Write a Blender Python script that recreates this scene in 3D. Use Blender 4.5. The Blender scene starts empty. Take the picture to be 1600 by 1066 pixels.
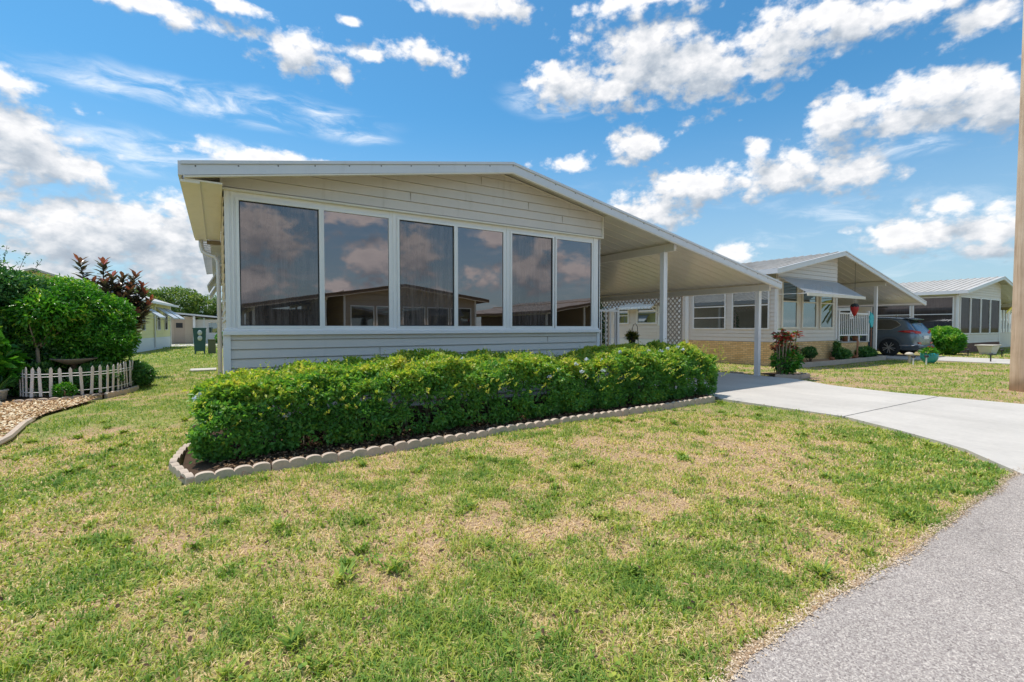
import bpy, math, random
import numpy as np
from mathutils import Vector
random.seed(7)
RNG = np.random.default_rng(11)
PI = math.pi
SC = bpy.context.scene
COL = SC.collection

# ------------------------------------------------------------------ camera
cam_d = bpy.data.cameras.new("camera")
cam = bpy.data.objects.new("camera", cam_d)
COL.objects.link(cam)
SC.camera = cam
cam.location = (0, 0, 1.35)
YAW = math.atan(460 / 743.0)
cam.rotation_euler = (PI / 2 - math.atan(21.5 / 743.0), 0, -YAW)
cam_d.sensor_width = 36
cam_d.lens = 743 / 1600 * 36
cam_d.clip_start = 0.05
cam_d.clip_end = 3000

# ------------------------------------------------------------------ light
SUN_DIR = Vector((-0.18, 0.30, 1.0)).normalized()      # towards the sun
sun_d = bpy.data.lights.new("sun", 'SUN')
sun_d.energy = 3.2
sun_d.angle = math.radians(0.53)
sun_d.color = (1.0, 0.94, 0.84)
sun = bpy.data.objects.new("sun", sun_d)
COL.objects.link(sun)
sun.rotation_euler = SUN_DIR.to_track_quat('Z', 'Y').to_euler()
sun.location = (0, 0, 30)
SC.view_settings.view_transform = 'Standard'
SC.view_settings.look = 'None'
SC.view_settings.gamma = 1.0
SC.view_settings.exposure = 0.42
SC.cycles.max_bounces = 8
SC.cycles.transparent_max_bounces = 12
SC.cycles.diffuse_bounces = 3

# ------------------------------------------------------------------ sky with clouds (azimuth, elevation, half-sizes in radians)
CL = [(-0.107, 0.487, 0.135, 0.011),(-0.039, 0.478, 0.028, 0.015),(0.019, 0.522, 0.05, 0.01),(0.154, 0.476, 0.072, 0.03),(0.211, 0.459, 0.024, 0.016),(0.277, 0.494, 0.05, 0.013),(0.378, 0.504, 0.062, 0.021),(0.238, 0.541, 0.020, 0.008),(0.456, 0.588, 0.092, 0.014),(0.541, 0.58, 0.047, 0.023),(0.813, 0.523, 0.113, 0.044),(0.91, 0.462, 0.132, 0.052),(0.789, 0.467, 0.115, 0.042),(1.071, 0.487, 0.099, 0.041),(1.031, 0.455, 0.089, 0.035),(1.156, 0.474, 0.052, 0.033),(0.66, 0.466, 0.059, 0.031),(1.24, 0.469, 0.081, 0.025),(1.321, 0.429, 0.046, 0.025),(0.812, 0.578, 0.119, 0.012),(1.273, 0.353, 0.056, 0.031),(1.159, 0.347, 0.045, 0.032),(1.251, 0.316, 0.08, 0.024),(1.324, 0.319, 0.033, 0.034),(0.814, 0.347, 0.054, 0.027),(0.923, 0.274, 0.081, 0.032),(1.065, 0.274, 0.109, 0.036),(1.169, 0.252, 0.05, 0.026),(1.014, 0.317, 0.025, 0.017),(1.292, 0.189, 0.034, 0.015),(1.247, 0.15, 0.081, 0.026),(1.328, 0.142, 0.049, 0.028),(1.335, 0.11, 0.039, 0.013),(0.661, 0.326, 0.045, 0.014),(0.815, 0.23, 0.079, 0.034),(0.065, 0.3, 0.115, 0.016),(-0.248, 0.338, 0.03, 0.021),(-0.246, 0.259, 0.058, 0.049),(-0.203, 0.239, 0.067, 0.023),(-0.205, 0.141, 0.091, 0.052),(-0.105, 0.169, 0.099, 0.053),(-0.045, 0.112, 0.077, 0.065),(-0.227, 0.077, 0.088, 0.028),(0.993, 0.14, 0.03, 0.019),
 (3.047, 0.168, 0.107, 0.052),(3.08, 0.084, 0.098, 0.047),(2.874, 0.13, 0.075, 0.056),(2.935, 0.077, 0.061, 0.025),(2.898, 0.215, 0.074, 0.024),(2.773, 0.146, 0.065, 0.063),(2.641, 0.109, 0.06, 0.039),(2.627, 0.187, 0.067, 0.032),(2.547, 0.122, 0.08, 0.059),(2.454, 0.121, 0.052, 0.039),(2.734, 0.068, 0.04, 0.02),(2.52, 0.174, 0.04, 0.023),(2.1,0.2,0.2,0.06),(-1.2,0.3,0.25,0.08),(.5,1.0,.7,.16),(-1.6,.85,.6,.2),(2.5,.85,.6,.14),(-2.5,.6,.4,.14),(3.0,.62,.3,.1),(1.9,.55,.25,.12),(-.9,.62,.3,.1),(-2.0,.25,.3,.07)]  # last entries: out-of-view clouds added to raise and whiten the ambient light
CW = [(-0.003, 0.372, 0.214, 0.021),(0.152, 0.385, 0.13, 0.019),(-0.078, 0.274, 0.143, 0.027),(0.015, 0.306, 0.093, 0.012),(0.647, 0.445, 0.091, 0.027),(-0.134, 0.363, 0.103, 0.012),(0.245, 0.359, 0.061, 0.011),(1.228, 0.275, 0.069, 0.013),(1.179, 0.194, 0.085, 0.018)]
world = bpy.data.worlds.new("World")
SC.world = world
world.use_nodes = True


class NT:
    def __init__(s, tree):
        s.t = tree
        tree.nodes.clear()
    def n(s, kind, **kw):
        nd = s.t.nodes.new(kind)
        for k, v in kw.items():
            setattr(nd, k, v)
        return nd
    def l(s, a, b):
        s.t.links.new(a, b)
    def put(s, sock, v):
        if isinstance(v, bpy.types.NodeSocket):
            s.l(v, sock)
        else:
            if hasattr(sock.default_value, '__len__') and not hasattr(v, '__len__'):
                v = (v,) * len(sock.default_value)
            if hasattr(sock.default_value, '__len__') and len(sock.default_value) == 4 and len(v) == 3:
                v = (*v, 1)
            sock.default_value = v
    def m(s, op, a, b=None, c=None, clamp=False):
        nd = s.n('ShaderNodeMath', operation=op, use_clamp=clamp)
        for i, v in enumerate((a, b, c)):
            if v is not None:
                s.put(nd.inputs[i], v)
        return nd.outputs[0]
    def v(s, op, a, b=None, c=None):
        nd = s.n('ShaderNodeVectorMath', operation=op)
        for i, x in enumerate((a, b, c)):
            if x is not None:
                s.put(nd.inputs[i], x)
        return nd.outputs['Value'] if op in ('LENGTH', 'DOT_PRODUCT') else nd.outputs[0]
    def noise(s, vec, scale, detail=4, rough=.55, dist=0, lac=2.0):
        nd = s.n('ShaderNodeTexNoise')
        if vec is not None:
            s.l(vec, nd.inputs['Vector'])
        nd.inputs['Scale'].default_value = scale
        nd.inputs['Detail'].default_value = detail
        nd.inputs['Roughness'].default_value = rough
        nd.inputs['Distortion'].default_value = dist
        nd.inputs['Lacunarity'].default_value = lac
        return nd.outputs['Fac'], nd.outputs['Color']
    def ramp(s, fac, stops, interp='LINEAR'):
        nd = s.n('ShaderNodeValToRGB')
        nd.color_ramp.interpolation = interp
        el = nd.color_ramp.elements
        while len(el) < len(stops):
            el.new(.5)
        for e, (p, c) in zip(el, stops):
            e.position = p
            e.color = (*c, 1) if len(c) == 3 else c
        s.l(fac, nd.inputs[0])
        return nd.outputs[0]
    def mix(s, fac, a, b, mode='MIX'):
        nd = s.n('ShaderNodeMix', data_type='RGBA', blend_type=mode)
        s.put(nd.inputs['Factor'], fac)
        s.put(nd.inputs['A'], a)
        s.put(nd.inputs['B'], b)
        return nd.outputs['Result']
    def smooth(s, x, lo, hi):
        nd = s.n('ShaderNodeMapRange', interpolation_type='SMOOTHSTEP')
        s.put(nd.inputs[0], x)
        nd.inputs[1].default_value = lo
        nd.inputs[2].default_value = hi
        return nd.outputs[0]


CL = [(a, e, ra * .74, re * .74) if 2.4 < a < 3.1 and e < .25 else (a, e, ra, re) for a, e, ra, re in CL]


def cloud_group():
    g = bpy.data.node_groups.new('cloud_density', 'ShaderNodeTree')
    g.interface.new_socket('Dir', in_out='INPUT', socket_type='NodeSocketVector')
    g.interface.new_socket('Cumulus', in_out='OUTPUT', socket_type='NodeSocketFloat')
    T = NT(g)
    gi = T.n('NodeGroupInput')
    go = T.n('NodeGroupOutput')
    d = T.v('NORMALIZE', gi.outputs[0])
    sep = T.n('ShaderNodeSeparateXYZ')
    T.l(d, sep.inputs[0])
    az = T.m('ARCTAN2', sep.outputs[0], sep.outputs[1])
    el = T.m('ARCSINE', sep.outputs[2])
    cmb = T.n('ShaderNodeCombineXYZ')
    T.l(az, cmb.inputs[0]); T.l(el, cmb.inputs[1])
    P = cmb.outputs[0]
    _, wc = T.noise(d, 9, 2, .5)
    warp = T.v('MULTIPLY', T.v('SUBTRACT', wc, (.5, .5, .5)), (.07, .03, 0))
    P = T.v('ADD', P, warp)
    cur = None
    for (a, e, ra, re) in CL:
        q = T.v('MULTIPLY_ADD', P, (1 / ra, 1 / re, 0), (-a / ra, -e / re, 0))
        L = T.v('LENGTH', q)
        cur = L if cur is None else T.m('SMOOTH_MIN', cur, L, .35)
    q3 = T.v('MULTIPLY', d, (1, 1, 1.5))
    f1, _ = T.noise(q3, 12, 7, .52, .2)
    vor = T.n('ShaderNodeTexVoronoi', feature='F1')
    T.l(T.v('ADD', q3, T.v('MULTIPLY', T.v('SUBTRACT', T.noise(q3, 30, 3)[1], (.5, .5, .5)), (.03, .03, .03))), vor.inputs['Vector'])
    vor.inputs['Scale'].default_value = 26
    vor.inputs['Detail'].default_value = 1
    vor.inputs['Roughness'].default_value = .6
    bump = T.m('SUBTRACT', .45, vor.outputs['Distance'])
    D = T.m('SUBTRACT', 1.0, cur)
    D = T.m('ADD', T.m('MAXIMUM', D, -3.0), .64)
    D = T.m('ADD', D, T.m('MULTIPLY', T.m('SUBTRACT', f1, .49), 2.3))
    D = T.m('ADD', D, T.m('MULTIPLY', bump, .75))
    D = T.m('ADD', D, T.m('MULTIPLY', T.m('SUBTRACT', T.noise(q3, 44, 4, .6)[0], .5), 1.5))
    T.l(D, go.inputs[0])
    return g


def build_world():
    T = NT(world.node_tree)
    out = T.n('ShaderNodeOutputWorld')
    bg = T.n('ShaderNodeBackground')
    T.l(bg.outputs[0], out.inputs[0])
    tc = T.n('ShaderNodeTexCoord')
    d = tc.outputs['Generated']
    sky = T.n('ShaderNodeTexSky', sky_type='NISHITA')
    sky.sun_disc = False
    sky.sun_elevation = math.asin(SUN_DIR.z)
    sky.sun_rotation = math.atan2(SUN_DIR.x, SUN_DIR.y)
    sky.air_density = 1.0
    sky.dust_density = 0.6
    sky.ozone_density = 2.2
    sep = T.n('ShaderNodeSeparateXYZ')
    T.l(d, sep.inputs[0])
    z = sep.outputs[2]
    # grade the clear sky towards the photograph's azure
    base = T.mix(1.0, sky.outputs[0], (.48, 1.03, 1.20), 'MULTIPLY')
    haze = T.smooth(z, .42, -.04)
    base = T.mix(T.m('MULTIPLY', haze, .78), base, (4.1, 4.8, 5.5))
    grp = cloud_group()
    g1 = T.n('ShaderNodeGroup'); g1.node_tree = grp
    T.l(d, g1.inputs[0])
    g2 = T.n('ShaderNodeGroup'); g2.node_tree = grp
    T.l(T.v('ADD', d, (-.010, .012, .040)), g2.inputs[0])
    D = g1.outputs[0]
    # thin wisps
    az = T.m('ARCTAN2', sep.outputs[0], sep.outputs[1])
    el = T.m('ARCSINE', z)
    cmb = T.n('ShaderNodeCombineXYZ')
    T.l(az, cmb.inputs[0]); T.l(el, cmb.inputs[1])
    cur = None
    Pw = T.v('ADD', cmb.outputs[0], T.v('MULTIPLY', T.v('SUBTRACT', T.noise(d, 5, 3)[1], (.5, .5, .5)), (.1, .05, 0)))
    for (a, e, ra, re) in CW:
        L = T.v('LENGTH', T.v('MULTIPLY_ADD', Pw, (1 / ra / 1.5, 1 / re / 1.7, 0), (-a / ra / 1.5, -e / re / 1.7, 0)))
        cur = L if cur is None else T.m('SMOOTH_MIN', cur, L, .4)
    wn, _ = T.noise(T.v('MULTIPLY', Pw, (9, 34, 1)), 1.0, 7, .62, .6)
    wisp = T.m('MULTIPLY', T.smooth(T.m('SUBTRACT', 1.0, cur), 0, .8), T.smooth(wn, .38, .75))
    low = T.m('MULTIPLY', T.smooth(z, .36, .05), T.smooth(wn, .48, .85))
    wisp = T.m('MAXIMUM', T.m('MULTIPLY', wisp, .85), T.m('MULTIPLY', low, .5))
    base = T.mix(wisp, base, (7.6, 8.0, 8.4))
    a = T.smooth(D, -.05, .85)
    lit = T.m('SUBTRACT', D, g2.outputs[0])
    sh = T.m('MULTIPLY_ADD', lit, .52, .49, clamp=True)
    thick = T.smooth(D, .5, 2.4)
    sh = T.m('SUBTRACT', sh, T.m('MULTIPLY', thick, .26), clamp=True)
    ccol = T.ramp(sh, [(0, (.44, .50, .58)), (.3, (.56, .62, .69)), (.58, (.78, .81, .85)), (.84, (.98, .98, .99)), (1, (1.12, 1.11, 1.10))])
    ccol = T.v('MULTIPLY', ccol, (7.3, 7.3, 7.35))
    colr = T.mix(T.m('MULTIPLY', a, .97), base, ccol)
    # below the horizon: dull green-grey ground bounce
    colr = T.mix(T.smooth(z, .0, -.03), colr, (1.8, 1.9, 1.3))
    T.l(colr, bg.inputs[0])
    bg.inputs[1].default_value = 0.1
    world.cycles.sampling_method = 'NONE'


build_world()

# ------------------------------------------------------------------ materials
MATS = {}


def new_mat(name):
    m = bpy.data.materials.new(name)
    m.use_nodes = True
    T = NT(m.node_tree)
    out = T.n('ShaderNodeOutputMaterial')
    return m, T, out


def bsdf(T, out, col, rough=.6, metal=0.0, spec=.5, normal=None, **kw):
    p = T.n('ShaderNodeBsdfPrincipled')
    T.put(p.inputs['Base Color'], col)
    T.put(p.inputs['Roughness'], rough)
    p.inputs['Metallic'].default_value = metal
    p.inputs['Specular IOR Level'].default_value = spec
    for k, v in kw.items():
        T.put(p.inputs[k], v)
    if normal is not None:
        T.l(normal, p.inputs['Normal'])
    if out is not None:
        T.l(p.outputs[0], out.inputs[0])
    return p


def bump(T, h, strength=.3, dist=.01):
    b = T.n('ShaderNodeBump')
    b.inputs['Strength'].default_value = strength
    b.inputs['Distance'].default_value = dist
    T.l(h, b.inputs['Height'])
    return b.outputs[0]


def plain(name, col, rough=.55, metal=0, var=.12, scale=6, spec=.5, bstr=.08, grime=None):
    """weathered plain surface: tone mottled at two scales, faint relief"""
    m, T, out = new_mat(name)
    tc = T.n('ShaderNodeTexCoord').outputs['Object']
    f, _ = T.noise(tc, scale, 5, .6)
    f2, _ = T.noise(tc, scale * .17, 3, .5)
    k = T.m('ADD', T.m('MULTIPLY', T.m('SUBTRACT', f, .5), var * 2), T.m('MULTIPLY', T.m('SUBTRACT', f2, .5), var * 2.2))
    k = T.m('ADD', k, 1.0)
    c = T.v('MULTIPLY', tuple(col), T.v('ADD', k, (0, 0, 0)))
    if grime:
        gn, _ = T.noise(T.v('MULTIPLY', tc, (3, 3, .6)), 2.2, 6, .65)
        c = T.mix(T.m('MULTIPLY', T.smooth(gn, .52, .8), grime[1]), c, grime[0])
    bsdf(T, out, c, rough, metal, spec, bump(T, T.noise(tc, scale * 9, 4)[0], bstr, .004))
    return m


def mat_foliage(name, stops, transl=.28, rough=.42, spec=.45):
    m, T, out = new_mat(name)
    at = T.n('ShaderNodeAttribute', attribute_name='tint')
    geo = T.n('ShaderNodeNewGeometry')
    f, _ = T.noise(geo.outputs['Position'], 2.2, 3)
    fac = T.m('ADD', at.outputs['Fac'], T.m('MULTIPLY', T.m('SUBTRACT', f, .5), .5), clamp=True)
    c = T.ramp(fac, stops)
    p = bsdf(T, None, c, rough, 0, spec)
    tr = T.n('ShaderNodeBsdfTranslucent')
    T.l(T.v('MULTIPLY', c, (1.25, 1.35, .7)), tr.inputs[0])
    mx = T.n('ShaderNodeMixShader')
    mx.inputs[0].default_value = transl
    T.l(p.outputs[0], mx.inputs[1]); T.l(tr.outputs[0], mx.inputs[2])
    T.l(mx.outputs[0], out.inputs[0])
    return m


def mat_glass(name, tint, refl, diffuse, streak=0.0, rough=.0, through=0.0):
    """solar window: mirror-like film over a dark pane, optional insect-screen weave"""
    m, T, out = new_mat(name)
    tc = T.n('ShaderNodeTexCoord').outputs['Object']
    gl = T.n('ShaderNodeBsdfGlossy')
    gl.inputs['Color'].default_value = (*tint, 1)
    gl.inputs['Roughness'].default_value = rough
    wob, _ = T.noise(tc, 1.3, 2)
    T.l(bump(T, wob, .06, .01), gl.inputs['Normal'])
    df = T.n('ShaderNodeBsdfDiffuse')
    c = T.v('MULTIPLY', tuple(diffuse), (1, 1, 1))
    fac = refl
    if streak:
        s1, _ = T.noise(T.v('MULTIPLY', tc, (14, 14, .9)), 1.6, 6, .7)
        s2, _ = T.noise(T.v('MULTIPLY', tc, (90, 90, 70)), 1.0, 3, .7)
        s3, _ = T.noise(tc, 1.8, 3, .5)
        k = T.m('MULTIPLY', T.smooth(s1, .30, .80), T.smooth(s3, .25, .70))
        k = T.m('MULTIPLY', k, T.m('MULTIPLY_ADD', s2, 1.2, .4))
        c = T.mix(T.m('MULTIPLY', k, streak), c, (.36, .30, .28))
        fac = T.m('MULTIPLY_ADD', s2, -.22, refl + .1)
    T.l(c, df.inputs[0])
    mx = T.n('ShaderNodeMixShader')
    T.put(mx.inputs[0], fac)
    base = df.outputs[0]
    if through:
        tp = T.n('ShaderNodeBsdfTransparent')
        tp.inputs[0].default_value = (.75, .6, .5, 1)
        m2 = T.n('ShaderNodeMixShader')
        m2.inputs[0].default_value = through
        T.l(base, m2.inputs[1]); T.l(tp.outputs[0], m2.inputs[2])
        base = m2.outputs[0]
    T.l(base, mx.inputs[1]); T.l(gl.outputs[0], mx.inputs[2])
    T.l(mx.outputs[0], out.inputs[0])
    return m


def mat_brick(name, c1, c2, mortar, bw=.2, bh=.068):
    m, T, out = new_mat(name)
    tc = T.n('ShaderNodeTexCoord').outputs['Object']
    sep = T.n('ShaderNodeSeparateXYZ'); T.l(tc, sep.inputs[0])
    cmb = T.n('ShaderNodeCombineXYZ')
    T.l(T.m('ADD', sep.outputs[0], sep.outputs[1]), cmb.inputs[0]); T.l(sep.outputs[2], cmb.inputs[1])
    b = T.n('ShaderNodeTexBrick')
    T.l(cmb.outputs[0], b.inputs['Vector'])
    b.inputs['Scale'].default_value = 1
    b.inputs['Brick Width'].default_value = bw
    b.inputs['Row Height'].default_value = bh
    b.inputs['Mortar Size'].default_value = .006
    b.inputs['Mortar Smooth'].default_value = .2
    b.inputs['Bias'].default_value = -.1
    b.inputs['Color1'].default_value = (*c1, 1)
    b.inputs['Color2'].default_value = (*c2, 1)
    b.inputs['Mortar'].default_value = (*mortar, 1)
    f, _ = T.noise(tc, 7, 5, .6)
    c = T.mix(T.m('MULTIPLY', f, .5), b.outputs['Color'], (.62, .52, .42), 'OVERLAY')
    bsdf(T, out, c, .85, 0, .3, bump(T, b.outputs['Fac'], -.5, .008))
    return m


def mat_concrete(name, col, scale=1.0, spot=.25):
    m, T, out = new_mat(name)
    geo = T.n('ShaderNodeNewGeometry').outputs['Position']
    a, _ = T.noise(geo, .8 * scale, 6, .6)
    b, _ = T.noise(geo, 14 * scale, 5, .65)
    c0, _ = T.noise(T.v('MULTIPLY', geo, (1, .25, 1)), 3.0, 4, .6)
    k = T.m('ADD', T.m('MULTIPLY', T.m('SUBTRACT', a, .5), .42), T.m('MULTIPLY', T.m('SUBTRACT', b, .5), spot))
    k = T.m('ADD', T.m('ADD', k, T.m('MULTIPLY', T.m('SUBTRACT', c0, .5), .22)), 1.0)
    c = T.v('MULTIPLY', tuple(col), T.v('ADD', k, (0, 0, 0)))
    fine, _ = T.noise(geo, 160, 3)
    sp = T.n('ShaderNodeSeparateXYZ'); T.l(geo, sp.inputs[0])
    trk = None
    for tx in (9.25, 10.95, 25.6, 27.2):
        g_ = T.smooth(T.m('ABSOLUTE', T.m('SUBTRACT', sp.outputs[0], T.m('MULTIPLY_ADD', T.m('SUBTRACT', a, .5), .5, tx))), .32, .02)
        trk = g_ if trk is None else T.m('MAXIMUM', trk, g_)
    trk = T.m('MULTIPLY', trk, T.smooth(c0, .35, .7))
    st_, _ = T.noise(geo, 2.1, 3, .5)
    trk = T.m('ADD', T.m('MULTIPLY', trk, .16), T.m('MULTIPLY', T.smooth(st_, .66, .74), .14))
    c = T.mix(trk, c, (.16, .14, .12))
    bsdf(T, out, c, .85, 0, .3, bump(T, fine, .25, .004))
    return m


def mat_asphalt():
    m, T, out = new_mat('asphalt_old')
    geo = T.n('ShaderNodeNewGeometry').outputs['Position']
    v = T.n('ShaderNodeTexVoronoi')
    T.l(geo, v.inputs['Vector']); v.inputs['Scale'].default_value = 180
    sepc = T.n('ShaderNodeSeparateColor'); T.l(v.outputs['Color'], sepc.inputs[0])
    f, _ = T.noise(geo, 60, 4, .7)
    g, _ = T.noise(geo, 1.1, 5, .6)
    st = T.m('ADD', T.m('MULTIPLY', sepc.outputs[0], .62), T.m('MULTIPLY', f, .55))
    c = T.ramp(st, [(.15, (.14, .115, .115)), (.40, (.33, .285, .27)), (.66, (.43, .38, .355)), (.95, (.68, .61, .56))])
    k = T.m('MULTIPLY_ADD', T.m('SUBTRACT', g, .5), .7, 1.02)
    cr = T.n('ShaderNodeTexVoronoi', feature='DISTANCE_TO_EDGE')
    T.l(T.v('ADD', geo, T.v('MULTIPLY', T.noise(geo, 2.5, 5, .7)[1], (.9, .9, 0))), cr.inputs['Vector']); cr.inputs['Scale'].default_value = .42
    crack = T.m('MULTIPLY', T.smooth(cr.outputs['Distance'], .009, .0), T.smooth(T.noise(geo, 1.4, 2)[0], .46, .58))
    k = T.m('MULTIPLY', k, T.m('MULTIPLY_ADD', crack, -.6, 1.0))
    c = T.v('MULTIPLY', c, T.v('ADD', k, (0, 0, 0)))
    bsdf(T, out, c, .9, 0, .25, bump(T, st, .8, .006))
    return m


def mat_ground():
    m, T, out = new_mat('lawn_soil')
    geo = T.n('ShaderNodeNewGeometry').outputs['Position']
    at = T.n('ShaderNodeAttribute', attribute_name='cover').outputs['Fac']
    f, _ = T.noise(geo, 45, 6, .7)
    f2, _ = T.noise(geo, 7, 5, .65)
    far, _ = T.noise(T.v('MULTIPLY', geo, (1, 1, 1)), .5, 6, .7)
    soil = T.ramp(f, [(.25, (.19, .12, .075)), (.5, (.42, .28, .18)), (.78, (.62, .45, .31))])
    green = T.ramp(f, [(.25, (.10, .15, .03)), (.55, (.22, .28, .06)), (.8, (.36, .38, .12))])
    k = T.m('ADD', at, T.m('MULTIPLY', T.m('SUBTRACT', f2, .5), .7))
    k = T.smooth(k, .3, .8)
    c = T.mix(T.m('MULTIPLY', k, .8), soil, green)
    bsdf(T, out, c, .95, 0, .1, bump(T, f, .7, .02))
    return m


def mat_roofpan(name, col, rough=.4, dirt=.25):
    m, T, out = new_mat(name)
    tc = T.n('ShaderNodeTexCoord').outputs['Object']
    f, _ = T.noise(tc, 1.3, 6, .65)
    f2, _ = T.noise(T.v('MULTIPLY', tc, (.8, 5, 1)), 2.0, 5, .6)
    c = T.mix(T.m('MULTIPLY', T.smooth(T.m('MULTIPLY', T.m('ADD', f, f2), .5), .42, .68), dirt), tuple(col), (.30, .27, .23))
    bsdf(T, out, c, rough, 0, .5, bump(T, f2, .06, .02))
    return m


M = {}
M['siding'] = plain('siding_cream', (.78, .70, .635), .5, 0, .05, 3, grime=((.40, .37, .31), .22))
M['gable'] = plain('siding_gable', (.72, .65, .60), .5, 0, .06, 2.5, grime=((.38, .32, .24), .35))
M['frame'] = plain('frame_white', (.88, .85, .845), .38, 0, .03, 5, grime=((.5, .48, .43), .15))
M['trim'] = plain('trim_ivory', (.80, .735, .64), .45, 0, .05, 4, grime=((.5, .44, .33), .25))
M['fascia'] = plain('fascia_alu', (.70, .69, .71), .38, .15, .04, 2.5, grime=((.42, .41, .40), .25))
M['ceil'] = mat_roofpan('carport_pan', (.80, .735, .62), .20, .12)
M['roof'] = mat_roofpan('roof_pan', (.56, .52, .48), .5, .6)
M['screw'] = plain('screw_dark', (.07, .06, .06), .5)
M['pane'] = mat_glass('window_film', (.55, .485, .485), .44, (.018, .014, .014), through=.25)
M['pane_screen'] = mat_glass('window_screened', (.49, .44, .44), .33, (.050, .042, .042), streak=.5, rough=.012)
M['gasket'] = plain('gasket_black', (.025, .025, .027), .6)
M['n_pane'] = mat_glass('neighbour_glass', (.62, .66, .66), .45, (.03, .035, .035), streak=.2, rough=.01)
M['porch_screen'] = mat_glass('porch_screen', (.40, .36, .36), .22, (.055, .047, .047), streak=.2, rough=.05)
M['brick_y'] = mat_brick('brick_buff', (.92, .62, .32), (.70, .43, .19), (.34, .25, .17))
M['brick_r'] = mat_brick('brick_red', (.20, .085, .06), (.11, .05, .04), (.27, .23, .2))
M['yellow'] = plain('siding_yellow', (.78, .72, .34), .55, 0, .05, 3)
M['beige'] = plain('siding_beige', (.55, .45, .33), .6, 0, .08, 3)
M['tan'] = plain('siding_tan', (.46, .36, .27), .6, 0, .08, 3)
M['white'] = plain('paint_white', (.80, .80, .78), .5, 0, .05, 5)
M['skirt'] = plain('skirting_white', (.70, .72, .74), .5, 0, .05, 5)
M['lattice'] = plain('lattice_tan', (.60, .50, .43), .7, 0, .1, 9)
M['edging'] = mat_concrete('edging_concrete', (.56, .45, .365), 4, .5)
M['drive'] = mat_concrete('driveway_concrete', (.545, .505, .465), 1)
M['asphalt'] = mat_asphalt()
M['ground'] = mat_ground()
M['soil'] = plain('bed_soil', (.075, .048, .032), .95, 0, .5, 14, .1, .8)
M['chips'] = mat_foliage('mulch_chips', [(0, (.34, .20, .11)), (.25, (.66, .44, .25)), (.6, (.85, .66, .42)), (1, (.92, .82, .62))], 0, .8, .2)
M['litter'] = mat_foliage('leaf_litter', [(0, (.05, .03, .02)), (.5, (.16, .09, .05)), (1, (.36, .24, .14))], 0, .8, .2)
M['pole'] = plain('pole_concrete', (.64, .46, .33), .85, 0, .10, 4, .2, .5, grime=((.55, .30, .15), .35))
def mat_pole():
    m, T, out = new_mat('pole_weathered')
    tc = T.n('ShaderNodeTexCoord').outputs['Object']
    g1, _ = T.noise(T.v('MULTIPLY', tc, (26, 26, 1.1)), 1.0, 7, .7)
    g2, _ = T.noise(tc, 1.7, 5, .6)
    cr, _ = T.noise(T.v('MULTIPLY', tc, (60, 60, .8)), 1.0, 4, .6)
    c = T.ramp(T.m('ADD', T.m('MULTIPLY', g1, .6), T.m('MULTIPLY', g2, .45)), [(.3, (.36, .23, .15)), (.5, (.60, .43, .30)), (.72, (.76, .58, .43))])
    c = T.mix(T.m('MULTIPLY', T.smooth(cr, .62, .70), .55), c, (.14, .09, .06))
    bsdf(T, out, c, .85, 0, .2, bump(T, T.m('ADD', g1, cr), .5, .006))
    return m


M['pole'] = mat_pole()
M['bark'] = plain('bark', (.16, .11, .075), .9, 0, .25, 12, .2, .8)
M['bark_pale'] = plain('bark_pale', (.34, .27, .19), .9, 0, .2, 12, .2, .6)
M['green_metal'] = plain('green_metal', (.035, .105, .095), .45, 0, .1, 4)
M['olive'] = plain('olive_box', (.13, .14, .075), .6, 0, .1, 5)
M['dial'] = plain('meter_glass', (.62, .64, .62), .15)
M['black'] = plain('black_plastic', (.02, .02, .021), .45)
M['picket'] = plain('picket_paint', (.72, .64, .62), .6, 0, .09, 14, grime=((.32, .22, .18), .4))
M['stone'] = plain('cast_stone', (.60, .55, .48), .85, 0, .14, 8, .2, .5)
M['copper'] = plain('birdbath_clay', (.30, .26, .22), .7, 0, .15, 7)
M['car_paint'] = plain('car_paint', (.20, .25, .30), .22, .55, .03, 3, bstr=0)
M['car_glass'] = mat_glass('car_glass', (.75, .80, .88), .30, (.008, .010, .013))
M['tyre'] = plain('tyre', (.022, .022, .023), .8)
M['rim'] = plain('rim_alloy', (.62, .62, .63), .28, .75, .03)
M['red_lens'] = plain('red_lens', (.50, .015, .02), .15)
M['chrome'] = plain('chrome', (.70, .71, .73), .18, .9, .02)
M['cladding'] = plain('car_cladding', (.10, .11, .12), .5)
M['turq'] = plain('turquoise_glaze', (.045, .36, .37), .2, 0, .2, 9)
M['turq_flat'] = plain('turquoise_paint', (.03, .48, .52), .5)
M['red'] = plain('red_paint', (.50, .02, .025), .4)
M['clay'] = plain('terracotta', (.46, .20, .11), .8, 0, .15)
M['dirt'] = plain('bed_dirt', (.42, .28, .18), .95, 0, .2, 6, .1, .5)
M['vinyl'] = plain('vinyl_awning', (.50, .52, .56), .45, 0, .05, 3)

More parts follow.
